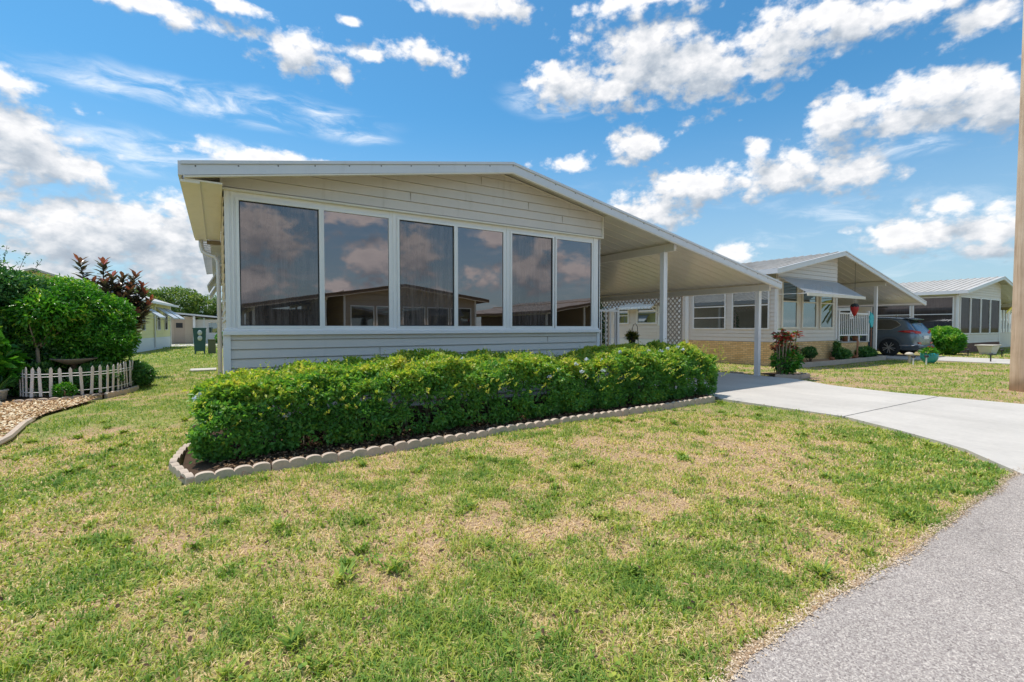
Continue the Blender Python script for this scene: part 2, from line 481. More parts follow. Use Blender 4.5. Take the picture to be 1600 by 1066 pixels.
G_HEDGE = [(0, (.085, .23, .055)), (.35, (.17, .40, .075)), (.62, (.30, .43, .055)), (.85, (.60, .62, .09)), (1, (.74, .60, .16))]
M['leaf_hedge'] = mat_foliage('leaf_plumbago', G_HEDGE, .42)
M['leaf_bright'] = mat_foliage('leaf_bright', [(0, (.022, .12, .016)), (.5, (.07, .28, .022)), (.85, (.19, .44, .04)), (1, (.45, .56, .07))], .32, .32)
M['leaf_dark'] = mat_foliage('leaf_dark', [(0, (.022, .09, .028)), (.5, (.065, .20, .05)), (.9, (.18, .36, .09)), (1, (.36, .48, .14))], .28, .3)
M['leaf_burg'] = mat_foliage('leaf_burgundy', [(0, (.06, .07, .045)), (.45, (.16, .12, .075)), (.82, (.30, .13, .09)), (1, (.50, .13, .09))], .15, .25, .6)
M['leaf_tree'] = mat_foliage('leaf_tree', [(0, (.05, .11, .03)), (.5, (.15, .26, .055)), (1, (.38, .44, .10))], .3)
M['leaf_red'] = mat_foliage('leaf_red', [(0, (.10, .008, .01)), (.4, (.50, .02, .03)), (.8, (.72, .05, .05)), (1, (.68, .20, .06))], .25)
M['palm'] = mat_foliage('leaf_palm', [(0, (.04, .09, .02)), (.5, (.13, .2, .04)), (1, (.5, .42, .07))], .25)
M['petal'] = mat_foliage('petal_blue', [(0, (.50, .56, .80)), (1, (.82, .84, .93))], .25)
M['petal_w'] = mat_foliage('petal_white', [(0, (.7, .6, .62)), (1, (.85, .84, .8))], .25)
M['grass'] = mat_foliage('grass_blades', [(0, (.11, .225, .045)), (.25, (.22, .35, .06)), (.46, (.46, .49, .08)), (.60, (.62, .56, .18)), (.78, (.72, .55, .28)), (1, (.92, .70, .44))], .30, .6, .25)

# ------------------------------------------------------------------ object helpers


def tag(o, label=None, cat=None, group=None, kind=None):
    if label: o['label'] = label
    if cat: o['category'] = cat
    if group: o['group'] = group
    if kind: o['kind'] = kind
    return o


def empty(name, loc, label, cat, group=None, rz=0):
    o = bpy.data.objects.new(name, None)
    COL.objects.link(o)
    o.location = loc
    o.rotation_euler = (0, 0, rz)
    o.empty_display_size = .1
    return tag(o, label, cat, group)


def copy_tree(o, parent=None):
    c = o.copy()
    COL.objects.link(c)
    if parent is not None:
        c.parent = parent
    for ch in [x for x in bpy.data.objects if x.parent == o]:
        copy_tree(ch, c)
    return c


class MB:
    def __init__(s):
        s.v = []; s.f = []
    def add(s, vs, fs):
        n = len(s.v)
        s.v += [tuple(p) for p in vs]
        s.f += [tuple(i + n for i in f) for f in fs]
        return s
    def box(s, x0, x1, y0, y1, z0, z1):
        return s.add([(x0, y0, z0), (x1, y0, z0), (x1, y1, z0), (x0, y1, z0), (x0, y0, z1), (x1, y0, z1), (x1, y1, z1), (x0, y1, z1)],
                     [(0, 3, 2, 1), (4, 5, 6, 7), (0, 1, 5, 4), (1, 2, 6, 5), (2, 3, 7, 6), (3, 0, 4, 7)])
    def prism(s, poly, a, b, axis='y'):
        """poly of (u, w): extruded between a and b along axis (y: u=x,w=z; x: u=y,w=z; z: u=x,w=y)"""
        def P(u, w, t):
            return (u, t, w) if axis == 'y' else ((t, u, w) if axis == 'x' else (u, w, t))
        n = len(poly)
        vs = [P(u, w, a) for u, w in poly] + [P(u, w, b) for u, w in poly]
        fs = [tuple(range(n)), tuple(range(2 * n - 1, n - 1, -1))] + [(i, i + n, (i + 1) % n + n, (i + 1) % n) for i in range(n)]
        return s.add(vs, fs)
    def tube(s, pts, r, n=8, r1=None):
        pts = [Vector(p) for p in pts]
        vs = []; fs = []
        for i, p in enumerate(pts):
            d = (pts[min(i + 1, len(pts) - 1)] - pts[max(i - 1, 0)]).normalized()
            a = d.orthogonal().normalized() if i == 0 else (a - d * a.dot(d)).normalized()
            b = d.cross(a)
            rr = r if r1 is None else r + (r1 - r) * i / (len(pts) - 1)
            if hasattr(r, '__len__'): rr = r[i]
            for k in range(n):
                t = 2 * PI * k / n
                vs.append(p + a * (math.cos(t) * rr) + b * (math.sin(t) * rr))
        for i in range(len(pts) - 1):
            for k in range(n):
                fs.append((i * n + k, i * n + (k + 1) % n, (i + 1) * n + (k + 1) % n, (i + 1) * n + k))
        fs += [tuple(range(n - 1, -1, -1)), tuple(range((len(pts) - 1) * n, len(pts) * n))]
        return s.add(vs, fs)
    def bar(s, p, q, w, h, up=(0, 0, 1)):
        p = Vector(p); q = Vector(q)
        d = (q - p).normalized()
        u = Vector(up)
        a = d.cross(u).normalized() * w / 2
        b = a.cross(d).normalized() * h / 2
        vs = [p - a - b, p + a - b, p + a + b, p - a + b, q - a - b, q + a - b, q + a + b, q - a + b]
        return s.add(vs, [(0, 1, 2, 3), (7, 6, 5, 4), (0, 4, 5, 1), (1, 5, 6, 2), (2, 6, 7, 3), (3, 7, 4, 0)])
    def lathe(s, prof, c=(0, 0, 0), n=24, axis='z', cap=True):
        vs = []; fs = []
        for r, h in prof:
            for k in range(n):
                t = 2 * PI * k / n
                a, b = r * math.cos(t), r * math.sin(t)
                vs.append((c[0] + a, c[1] + b, c[2] + h) if axis == 'z' else ((c[0] + h, c[1] + a, c[2] + b) if axis == 'x' else (c[0] + a, c[1] + h, c[2] + b)))
        for i in range(len(prof) - 1):
            for k in range(n):
                fs.append((i * n + k, i * n + (k + 1) % n, (i + 1) * n + (k + 1) % n, (i + 1) * n + k))
        if cap:
            fs += [tuple(range(n - 1, -1, -1)), tuple(range((len(prof) - 1) * n, len(prof) * n))]
        return s.add(vs, fs)
    def blob(s, c, r, seed=0, amp=.15, n=12):
        rr = random.Random(seed)
        ph = [rr.uniform(0, 6) for _ in range(4)]
        vs = []; fs = []
        for i in range(n + 1):
            t = PI * i / n
            for k in range(n):
                p = 2 * PI * k / n
                q = 1 + amp * math.sin(3 * t + ph[0]) * math.cos(2 * p + ph[1]) + amp * .6 * math.sin(4 * p + ph[2])
                vs.append((c[0] + r[0] * q * math.sin(t) * math.cos(p), c[1] + r[1] * q * math.sin(t) * math.sin(p), c[2] + r[2] * q * math.cos(t)))
        for i in range(n):
            for k in range(n):
                fs.append((i * n + k, (i + 1) * n + k, (i + 1) * n + (k + 1) % n, i * n + (k + 1) % n))
        return s.add(vs, fs)
    def build(s, name, mat, parent=None, smooth=False, bevel=0, loc=None, fix=True):
        me = bpy.data.meshes.new(name)
        me.from_pydata(s.v, [], s.f)
        if fix:
            import bmesh
            bm = bmesh.new(); bm.from_mesh(me)
            bmesh.ops.recalc_face_normals(bm, faces=bm.faces)
            bm.to_mesh(me); bm.free()
        if smooth:
            me.polygons.foreach_set('use_smooth', [True] * len(me.polygons))
        me.materials.append(M[mat] if isinstance(mat, str) else mat)
        me.update()
        o = bpy.data.objects.new(name, me)
        COL.objects.link(o)
        if parent is not None:
            o.parent = parent
        if loc is not None:
            o.location = loc
        if bevel:
            b = o.modifiers.new('bevel', 'BEVEL')
            b.width = bevel; b.segments = 2; b.limit_method = 'ANGLE'
        return o


def np_mesh(name, V, tris, quads, tint, mat, parent=None):
    me = bpy.data.meshes.new(name)
    nt, nq = len(tris), len(quads)
    me.vertices.add(len(V))
    me.vertices.foreach_set('co', np.asarray(V, np.float32).ravel())
    loops = np.concatenate([np.asarray(tris, np.int32).ravel(), np.asarray(quads, np.int32).ravel()])
    me.loops.add(len(loops))
    me.loops.foreach_set('vertex_index', loops.astype(np.int32))
    me.polygons.add(nt + nq)
    st = np.concatenate([np.arange(nt) * 3, nt * 3 + np.arange(nq) * 4]).astype(np.int32)
    me.polygons.foreach_set('loop_start', st)
    if tint is not None:
        a = me.attributes.new('tint', 'FLOAT', 'POINT')
        a.data.foreach_set('value', np.asarray(tint, np.float32))
    me.materials.append(M[mat])
    me.update(calc_edges=True)
    o = bpy.data.objects.new(name, me)
    COL.objects.link(o)
    if parent is not None:
        o.parent = parent
    return o


def nrm(a):
    return a / np.maximum(np.linalg.norm(a, axis=1, keepdims=True), 1e-9)


def leaves(name, P, D, N, L, W, tint, mat, parent=None, droop=.2, oval=False):
    """one folded leaf per point: base P, direction D, face normal N"""
    n = len(P)
    D = nrm(D); S = nrm(np.cross(D, N)); N = np.cross(S, D)
    L = np.broadcast_to(L, (n,))[:, None]; W = np.broadcast_to(W, (n,))[:, None]
    if oval:
        a = P + D * L * .28 - N * L * .02; c = P + D * L * .68 - N * L * droop * .4
        V = np.stack([P, a + S * W * .42 + N * W * .12, c + S * W * .5 + N * W * .1, P + D * L - N * L * droop, c - S * W * .5 + N * W * .1, a - S * W * .42 + N * W * .12], 1).reshape(-1, 3)
        i = np.arange(n) * 6
        Q = np.concatenate([np.stack([i, i + 1, i + 2, i + 3], 1), np.stack([i, i + 3, i + 4, i + 5], 1)])
        return np_mesh(name, V, np.zeros((0, 3), int), Q, np.repeat(tint, 6), mat, parent)
    mid = P + D * L * .5
    V = np.stack([P, mid + S * W * .5 + N * W * .15, P + D * L - N * L * droop, mid - S * W * .5 + N * W * .15], 1).reshape(-1, 3)
    i = np.arange(n) * 4
    T = np.concatenate([np.stack([i, i + 1, i + 2], 1), np.stack([i, i + 2, i + 3], 1)])
    return np_mesh(name, V, T, np.zeros((0, 4), int), np.repeat(tint, 4), mat, parent)


def vnoise(x, y, scale, seed=0, octaves=3):
    out = np.zeros_like(x, dtype=float); amp = 1; tot = 0
    for o in range(octaves):
        r = np.random.default_rng(seed + o)
        g = r.random((64, 64))
        u = x / scale + 13.7; v = y / scale + 7.3
        iu = np.floor(u).astype(int); iv = np.floor(v).astype(int)
        fu = u - iu; fv = v - iv
        fu = fu * fu * (3 - 2 * fu); fv = fv * fv * (3 - 2 * fv)
        a = g[iu % 64, iv % 64]; b = g[(iu + 1) % 64, iv % 64]; c = g[iu % 64, (iv + 1) % 64]; d = g[(iu + 1) % 64, (iv + 1) % 64]
        out += amp * ((a * (1 - fu) + b * fu) * (1 - fv) + (c * (1 - fu) + d * fu) * fv)
        tot += amp; amp *= .5; scale /= 2
    return out / tot


def rand_dirs(n):
    return nrm(RNG.normal(size=(n, 3)))

# ------------------------------------------------------------------ clipping for gable siding


def clip_poly(poly, sub):
    """Sutherland-Hodgman: clip sub by convex poly (counter-clockwise)"""
    out = sub
    for i in range(len(poly)):
        a = poly[i]; b = poly[(i + 1) % len(poly)]
        inp = out; out = []
        def side(p):
            return (b[0] - a[0]) * (p[1] - a[1]) - (b[1] - a[1]) * (p[0] - a[0])
        for j in range(len(inp)):
            p, q = inp[j], inp[(j + 1) % len(inp)]
            sp, sq = side(p), side(q)
            if sp >= -1e-9:
                out.append(p)
            if (sp > 0) != (sq > 0) and abs(sp - sq) > 1e-12:
                t = sp / (sp - sq)
                if 0 < t < 1:
                    out.append((p[0] + (q[0] - p[0]) * t, p[1] + (q[1] - p[1]) * t))
        if len(out) < 3:
            return []
    return out


def siding(mb, poly, plane='y', at=0.0, out=-1, lap=.13, depth=.014):
    """lap siding filling a convex polygon; plane y: u=x at y=at; plane x: u=y at x=at. out = sign of outward axis"""
    ar = sum(poly[i][0] * poly[(i + 1) % len(poly)][1] - poly[(i + 1) % len(poly)][0] * poly[i][1] for i in range(len(poly)))
    if ar < 0: poly = poly[::-1]
    z0 = min(p[1] for p in poly); z1 = max(p[1] for p in poly)
    u0 = min(p[0] for p in poly) - 1; u1 = max(p[0] for p in poly) + 1
    k = 0
    while z0 + k * lap < z1:
        a = z0 + k * lap; b = min(a + lap, z1)
        g_ = .007
        c = clip_poly(poly, [(u0, a + g_), (u1, a + g_), (u1, b), (u0, b)])
        if len(c) >= 3:
            def P(u, z, e=0):
                o = at + out * (depth * (1 - (z - a) / lap) + .002) if not e else at - out * .014
                return (u, o, z) if plane == 'y' else (o, u, z)
            mb.add([P(*q) for q in c], [tuple(range(len(c)))])
            bot = [q for q in c if abs(q[1] - a - g_) < 1e-6]
            if len(bot) >= 2:
                x0, x1 = min(q[0] for q in bot), max(q[0] for q in bot)
                mb.add([P(x0, a + g_), P(x1, a + g_), P(x1, a + g_, 1), P(x0, a + g_, 1)], [(0, 1, 2, 3)])
                if k: mb.add([P(x0, a), P(x1, a), P(x1, a, 1), P(x0, a, 1)], [(0, 1, 2, 3)])
                mb.add([P(x0, a, 1), P(x1, a, 1), P(x1, a + g_, 1), P(x0, a + g_, 1)], [(0, 1, 2, 3)])
        k += 1
    return mb


def window(parent, x0, x1, z0, z1, y=0.0, plane='y', out=-1, fw=.045, ft=.035, mat='n_pane', bars=(), sill=False, frame_mat='frame', gasket=False):
    """a window part (frame) with its pane child"""
    mb = MB()
    def B(m, u0, u1, w0, w1, d0, d1):
        a, b = sorted((y + out * d0, y + out * d1))
        if plane == 'y': m.box(u0, u1, a, b, w0, w1)
        else: m.box(a, b, u0, u1, w0, w1)
    B(mb, x0, x0 + fw, z0, z1, 0, ft); B(mb, x1 - fw, x1, z0, z1, 0, ft)
    B(mb, x0 + fw, x1 - fw, z0, z0 + fw, 0, ft); B(mb, x0 + fw, x1 - fw, z1 - fw, z1, 0, ft)
    for zb in bars:
        B(mb, x0 + fw, x1 - fw, zb - .02, zb + .02, 0, ft - .004)
    f = mb.build('window', frame_mat, parent)
    p = MB(); B(p, x0 + fw, x1 - fw, z0 + fw, z1 - fw, .004, .012)
    p.build('pane', mat, f)
    if gasket:
        g = MB(); k = .014
        B(g, x0 + fw, x0 + fw + k, z0 + fw, z1 - fw, .012, .024); B(g, x1 - fw - k, x1 - fw, z0 + fw, z1 - fw, .012, .024)
        B(g, x0 + fw + k, x1 - fw - k, z0 + fw, z0 + fw + k, .012, .024); B(g, x0 + fw + k, x1 - fw - k, z1 - fw - k, z1 - fw, .012, .024)
        g.build('gasket', 'gasket', f)
    return f


def roof(parent, xl, zl, xa, za, xr, zr, ov, L, fh=.17, rib=.32, screws=False, top='roof', fmat='fascia', xw0=0, xw1=7, under='ceil', Ll=None):
    """pan roof: slab with ribs, front fascia, gutters, ceiling"""
    t = .045
    Ll = L if Ll is None else Ll
    def zt(x):
        return zl + (za - zl) * (x - xl) / (xa - xl) if x <= xa else za + (zr - za) * (x - xa) / (xr - xa)
    mb = MB()
    mb.prism([(xl + .02, zl - .02), (xa, za - .02), (xa, za - .02 - t), (xl + .02, zl - .02 - t)], -ov + .035, Ll)
    mb.prism([(xa, za - .02), (xr - .02, zr - .02), (xr - .02, zr - .02 - t), (xa, za - .02 - t)], -ov + .035, L)
    y = -ov + .3
    while y < L:
        mb.bar((xl + .03, y, zl - .005), (xa, y, za - .005), .05, .035)
        mb.bar((xa, y, za - .005), (xr - .03, y, zr - .005), .05, .035)
        y += rib
    mb.build('roof', top, parent)
    c = MB()
    e = .004
    for (xa0, xb0, LL) in ((xl + .05, min(xw0, xa), Ll), (max(xw1, xa), xr - .05, L)):
        if xb0 - xa0 < .1: continue
        c.prism([(xa0, zt(xa0) - .02 - t - e), (xb0, zt(xb0) - .02 - t - e), (xb0, zt(xb0) - .04 - t), (xa0, zt(xa0) - .04 - t)], -ov + .04, LL)
        yy = -ov + .25
        while yy < LL:
            c.bar((xa0, yy, zt(xa0) - .047 - t), (xb0, yy, zt(xb0) - .047 - t), .016, .008)
            yy += .305
    c.build('carport_ceiling', under, parent)
    f = MB()
    for (p, q) in (((xl, zl), (xa, za)), ((xa, za), (xr, zr))):
        f.prism([(p[0], p[1] - .045), (q[0], q[1] - .045), (q[0], q[1] - fh), (p[0], p[1] - fh)], -ov, -ov + .032)
        f.prism([(p[0], p[1]), (q[0], q[1]), (q[0], q[1] - .042), (p[0], p[1] - .042)], -ov - .02, -ov + .032)
    f.box(xl - .03, xl, -ov, Ll, zl - fh, zl)
    f.box(xr, xr + .03, -ov, L, zr - fh, zr)
    f.build('fascia', fmat, parent)
    tr = MB()
    for (p, q) in (((xl + .03, zl), (xa, za)), ((xa, za), (xr - .03, zr))):
        tr.prism([(p[0], p[1] - fh), (q[0], q[1] - fh), (q[0], q[1] - fh - .02), (p[0], p[1] - fh - .02)], -ov + .004, -ov + .06)
    tr.build('fascia_trim', 'trim', parent)
    if screws:
        x = xl + .15
        while x < xr:
            s = MB(); s.lathe([(.009, 0), (.009, .006)], (x, -ov - .0065, zt(x) - .065), 8, 'y')
            s.build('screw', 'screw', parent)
            x += .46
    return zt


# ================================================================== GROUND
def kerb_y(x):
    return np.interp(x, [-.3, .1, 1.52, 3.95, 7.8], [4.97, 4.98, 5.11, 5.33, 5.48])


def drive_x(y):
    return np.interp(y, [1.0, 1.28, 1.85, 2.63, 3.41, 5.7], [6.0, 6.32, 7.05, 7.56, 7.99, 8.02])


def drive_x2(y):
    return np.interp(y, [1.2, 2.3, 4.1, 5.4, 6.6, 8.9], [12.2, 11.92, 11.80, 12.05, 12.75, 12.75])


def road_edge(x):
    return np.interp(x, [-6, 0, 1.6, 2.3, 3.2, 4.2, 5.4, 6.4, 40], [1.0, 1.05, 1.08, 1.12, 1.13, 1.17, 1.21, 1.25, 1.2]) + .05 * (vnoise(x, x * 0 + 2, .35, 5) - .5)


def lush(x, y):
    g = vnoise(x, y, 1.5, 21, 4) * .30 + vnoise(x, y, .45, 31, 3) * .38 + vnoise(x, y, .14, 41, 2) * .32
    g = (g - .5) * 2.3 + .565
    g = g + .16 * np.exp(-((y - 1.75) / .45) ** 2)  + .10 * np.exp(-((x - drive_x(y) + .3) / .5) ** 2)
    g = g - .17 * np.exp(-(((x - 4.6) / 2.6) ** 2 + ((y - 3.6) / 1.5) ** 2)) - .12 * np.exp(-(((x - 1.4) / 1.2) ** 2 + ((y - 2.6) / .9) ** 2))
    g = g + .10 * np.exp(-((x + 1.2) / 1.6) ** 2) + .16 * np.clip((y - 8) / 6, 0, 1) * (x < 6)
    return np.clip(g, 0, 1)


def build_ground():
    # near field, fine grid carrying the grass cover
    xs = np.arange(-14, 34.01, .12); ys = np.arange(-2, 26.01, .12)
    X, Y = np.meshgrid(xs, ys)
    xf = X.ravel(); yf = Y.ravel()
    nx, ny = len(xs), len(ys)
    far_x = 900
    V = np.stack([xf, yf, (vnoise(xf, yf, 1.3, 77, 2) - .5) * .05 - .025], 1)
    # flatten at the rim so that it joins the far field
    idx = np.arange(nx * ny).reshape(ny, nx)
    Q = np.stack([idx[:-1, :-1], idx[:-1, 1:], idx[1:, 1:], idx[1:, :-1]], -1).reshape(-1, 4)
    me_v = list(V); cover = list(lush(xf, yf))
    # outer ring
    x0, x1, y0, y1 = xs[0], xs[-1], ys[0], ys[-1]
    rim = [(x0, y0), (x1, y0), (x1, y1), (x0, y1)]
    V[:, 2][(xf < x0 + .06) | (xf > x1 - .06) | (yf < y0 + .06) | (yf > y1 - .06)] = -.03
    B = far_x
    outer = np.array([(-B, -B, -.03), (B, -B, -.03), (B, B, -.03), (-B, B, -.03)])
    n = len(V)
    V2 = np.concatenate([V, outer, np.array([(x0, y0, -.03), (x1, y0, -.03), (x1, y1, -.03), (x0, y1, -.03)])])
    R = [(n, n + 1, n + 5, n + 4), (n + 1, n + 2, n + 6, n + 5), (n + 2, n + 3, n + 7, n + 6), (n + 3, n, n + 4, n + 7)]
    Q = np.concatenate([Q, np.array(R)])
    o = np_mesh('ground', V2, np.zeros((0, 3), int), Q, None, 'ground')
    a = o.data.attributes.new('cover', 'FLOAT', 'POINT')
    a.data.foreach_set('value', np.concatenate([np.array(cover), np.full(8, .75)]).astype(np.float32))
    o.data.polygons.foreach_set('use_smooth', [True] * len(o.data.polygons))
    tag(o, 'patchy green and straw lawn ground reaching past the houses', 'ground', kind='structure')
    # road
    xs = np.arange(-40, 90, .05)
    e = road_edge(xs)
    V = np.concatenate([np.stack([xs, e, xs * 0 + .004], 1), np.stack([xs, xs * 0 - 4.9, xs * 0 + .006], 1), np.stack([xs, e + .01, xs * 0 - .05], 1)])
    n = len(xs); i = np.arange(n - 1)
    Q = np.concatenate([np.stack([i, n + i, n + i + 1, i + 1], 1), np.stack([i + 2 * n, i, i + 1, i + 1 + 2 * n], 1)])
    o = np_mesh('road', V, np.zeros((0, 3), int), Q, None, 'asphalt')
    tag(o, 'worn light grey asphalt road with exposed aggregate', 'road', kind='structure')


def strip(name, pts_l, pts_r, z, mat, thick=.09):
    """paved sheet between two edge polylines of equal length"""
    n = len(pts_l)
    vs = [(x, y, z) for x, y in pts_l] + [(x, y, z) for x, y in pts_r] + [(x, y, z - thick) for x, y in pts_l] + [(x, y, z - thick) for x, y in pts_r]
    fs = []
    for i in range(n - 1):
        fs += [(i, n + i, n + i + 1, i + 1), (2 * n + i, i, i + 1, 2 * n + i + 1), (n + i, 3 * n + i, 3 * n + i + 1, n + i + 1)]
    fs += [(0, 2 * n, 3 * n, n), (n - 1, 2 * n - 1, 4 * n - 1, 3 * n - 1)]
    mb = MB(); mb.add(vs, fs)
    return mb.build(name, mat)


build_ground()
# driveway: slabs separated by joints
joints = [1.24, 3.42, 6.1, 9.4, 12.7, 16.0, 21.0]
for a, b in zip(joints[:-1], joints[1:]):
    ys = np.linspace(a + .012, b - .012, 9)
    if a < 1.3: ys[0] = 1.20
    def lx(y): return float(drive_x(y)) if y < 5.7 else (8.02 if y < 7.4 else 6.9)
    def rx(y): return float(drive_x2(y))
    L = [(lx(y), y) for y in ys]; R = [(rx(y), y + .03) for y in ys]
    tag(strip('driveway', L, R, .012, 'drive'), 'pale concrete driveway slab', 'driveway', kind='structure')
ys = np.linspace(1.2, 24, 8)
tag(strip('driveway', [(24.7, y) for y in ys], [(28.2, y) for y in ys], .015, 'drive'), 'pale concrete driveway of the neighbouring home', 'driveway', kind='structure')

# ================================================================== GRASS
def grass_ok(x, y):
    k = (y > road_edge(x) - .04 + .13 * vnoise(x, y, .25, 3, 2))
    ex = drive_x(y)
    bed = (x > -.34 + .1 * (y > 6.1)) & (x < 8.1) & (y > kerb_y(x) - .05) & (y < 7.6)
    left = k & (x < ex - .01) & ~bed & ~((x > .05) & (y > 7.4))
    left &= ~((x > 7.6) & (y > 5.4))
    left &= ~((x < -2.0 - .35 * np.clip((11 - y) / 3, 0, 1)) & (y > 7.3) & (y < 11.7))
    left &= ~((x < -1.75) & (y > 11.6) & (y < 15.5))
    left &= ~((x < -3.1) & (y > 31))
    right = (y > road_edge(x)) & (x > drive_x2(y) + .03) & (x < 24.6) & (y < np.where(x > 16.5, 8.5, 24)) & (x < np.where(y > 8.6, 16.55, 99))
    right &= ~((x > 12.7) & (x < 13.9) & (y > 6.65) & (y < 7.75))
    r3 = (y > road_edge(x)) & (x > 28.3) & (x < 45) & (y < 8.9)
    return left | right | r3


def build_weeds():
    n0 = 900
    x = RNG.uniform(-4, 9, n0); y = RNG.uniform(1.25, 7.5, n0)
    k = grass_ok(x, y) & (vnoise(x, y, .8, 66, 2) > .52)
    x, y = x[k], y[k]
    m_ = 9
    X = np.repeat(x, m_) + RNG.normal(0, .03, len(x) * m_); Y = np.repeat(y, m_) + RNG.normal(0, .03, len(x) * m_)
    n = len(X)
    P = np.stack([X, Y, .004 + .022 * RNG.random(n)], 1)
    o = leaves('lawn_weeds', P, rand_dirs(n) * np.array([1, 1, .3]), np.array([0, 0, 1.0]) + rand_dirs(n) * .35, .018 + .016 * RNG.random(n), .012 + .010 * RNG.random(n), np.clip(RNG.normal(.28, .12, n), 0, .5), 'grass', oval=True)
    tag(o, 'low broad leaved weeds and clover in the front lawn', 'weeds', kind='stuff')
    n = 1500
    x = RNG.uniform(-4, 9, n); y = RNG.uniform(1.25, 8, n)
    k = grass_ok(x, y); x, y = x[k], y[k]; n = len(x)
    o = leaves('fallen_leaves', np.stack([x, y, .012 + .02 * RNG.random(n)], 1), rand_dirs(n) * np.array([1, 1, .2]), np.array([0, 0, 1.0]) + rand_dirs(n) * .5, .02 + .02 * RNG.random(n), .010 + .012 * RNG.random(n), RNG.random(n), 'litter', oval=True)
    tag(o, 'scattered small dry brown leaves on the front lawn', 'litter', kind='stuff')


def build_grass():
    VS = []; TR = []; QD = []; TN = []
    base = 0
    rings = [(1.2, 3.0, 10500, .0055, .050, 1), (3.0, 5.0, 6200, .0072, .050, 1), (5.0, 8.0, 3200, .0100, .050, 1), (8, 14, 1150, .014, .055, 0), (14, 26, 360, .026, .065, 0), (26, 46, 90, .055, .085, 0)]
    for (r0, r1, dens, w, h, near) in rings:
        a0, a1 = YAW - 1.12, YAW + 1.05
        area = (r1 ** 2 - r0 ** 2) * (a1 - a0) / 2
        n = int(area * dens)
        r = np.sqrt(RNG.random(n) * (r1 ** 2 - r0 ** 2) + r0 ** 2)
        a = a0 + RNG.random(n) * (a1 - a0)
        x = r * np.sin(a); y = r * np.cos(a)
        # clumping: pull blades towards tuft centres
        if near:
            cx = np.round(x / .05) * .05 + (vnoise(x * 40, y * 40, 1, 9, 1) - .5) * .04
            cy = np.round(y / .05) * .05
            t = RNG.random(n) * .55
            x = x * (1 - t) + cx * t; y = y * (1 - t) + cy * t
        g = lush(x, y)
        fine = vnoise(x, y, .11, 55, 2)
        keep = grass_ok(x, y) & (RNG.random(n) < .60 + .5 * g + .4 * (fine - .5))
        x, y, g, fine = x[keep], y[keep], g[keep], fine[keep]
        n = len(x)
        z = (vnoise(x, y, 1.3, 77, 2) - .5) * .05 - .028
        dead = RNG.random(n) > np.clip(.08 + .78 * g + .9 * (fine - .5), 0, 1)
        az = RNG.random(n) * 2 * PI
        tall = np.exp(-((vnoise(x, y, .3, 88, 2) - .86) / .08) ** 2)
        hh = h * (.45 + .75 * RNG.random(n)) * np.where(dead, .62, 1.0) * (.7 + .5 * g + .7 * tall)
        lean = np.where(dead, 2.4, 1.45) * (.25 + RNG.random(n))
        ww = w * (.6 + .8 * RNG.random(n)) * np.where(dead, .8, 1.0)
        d = np.stack([np.cos(az), np.sin(az), 0 * az], 1)
        s = np.stack([-np.sin(az + RNG.normal(0, .5, n)), np.cos(az), 0 * az], 1)
        b = np.stack([x, y, z], 1)
        up = np.array([0, 0, 1.0])
        H = hh[:, None]; LN = lean[:, None]; Wd = ww[:, None] / 2
        tip = b + up * H * (1 / (1 + .35 * LN ** 2)) + d * H * LN * .8
        tint = np.where(dead, .66 + .34 * RNG.random(n), np.clip(.10 + .42 * RNG.random(n) + .28 * (.62 - g), 0, .58))
        if near:
            mid = b + up * H * .62 + d * H * LN * .28
            V = np.stack([b - s * Wd, b + s * Wd, mid + s * Wd * .85, mid - s * Wd * .85, tip], 1).reshape(-1, 3)
            i = base + np.arange(n) * 5
            QD.append(np.stack([i, i + 1, i + 2, i + 3], 1)); TR.append(np.stack([i + 3, i + 2, i + 4], 1))
            TN.append(np.repeat(tint, 5)); base += n * 5
        else:
            V = np.stack([b - s * Wd, b + s * Wd, tip], 1).reshape(-1, 3)
            i = base + np.arange(n) * 3
            TR.append(np.stack([i, i + 1, i + 2], 1)); TN.append(np.repeat(tint, 3)); base += n * 3
        VS.append(V)
    # larger tufts of broad blades sprinkled through the lawn
    nt = 420
    tx = RNG.uniform(-4, 10, nt); ty = RNG.uniform(1.2, 9, nt)
    k = grass_ok(tx, ty) & (lush(tx, ty) > .35)
    tx, ty = tx[k], ty[k]
    nb = 34
    sz = np.repeat(RNG.uniform(.5, 1.15, len(tx)), nb)
    x = np.repeat(tx, nb) + RNG.normal(0, .022, len(tx) * nb) * sz; y = np.repeat(ty, nb) + RNG.normal(0, .022, len(tx) * nb) * sz
    n = len(x)
    az = RNG.random(n) * 2 * PI; L_ = .085 * sz * RNG.uniform(.5, 1.1, n); w_ = .0085 * sz * (1 + .12 * np.hypot(x, y))
    d = np.stack([np.cos(az), np.sin(az), 0 * az], 1); s = np.stack([-np.sin(az), np.cos(az), 0 * az], 1); b = np.stack([x, y, x * 0 - .02], 1)
    e = RNG.uniform(.25, 1.0, n)[:, None]
    up = np.array([0, 0, 1.0]); Lc = L_[:, None]; Wd = w_[:, None] / 2
    mid = b + (d * (1 - e * .6) + up * (.35 + .5 * e)) * Lc * .55
    tip = b + (d * (1.25 - e * .5) + up * (.25 + .65 * e)) * Lc
    V = np.stack([b - s * Wd, b + s * Wd, mid + s * Wd, mid - s * Wd, tip], 1).reshape(-1, 3)
    i = base + np.arange(n) * 5
    QD.append(np.stack([i, i + 1, i + 2, i + 3], 1)); TR.append(np.stack([i + 3, i + 2, i + 4], 1))
    TN.append(np.repeat(np.clip(RNG.normal(.30, .13, n), 0, .55), 5)); base += n * 5
    VS.append(V)
    o = np_mesh('grass', np.concatenate(VS), np.concatenate(TR), np.concatenate(QD), np.concatenate(TN), 'grass')
    tag(o, 'short patchy grass, green tufts among dry straw blades', 'grass', kind='stuff')


build_grass()
build_weeds()

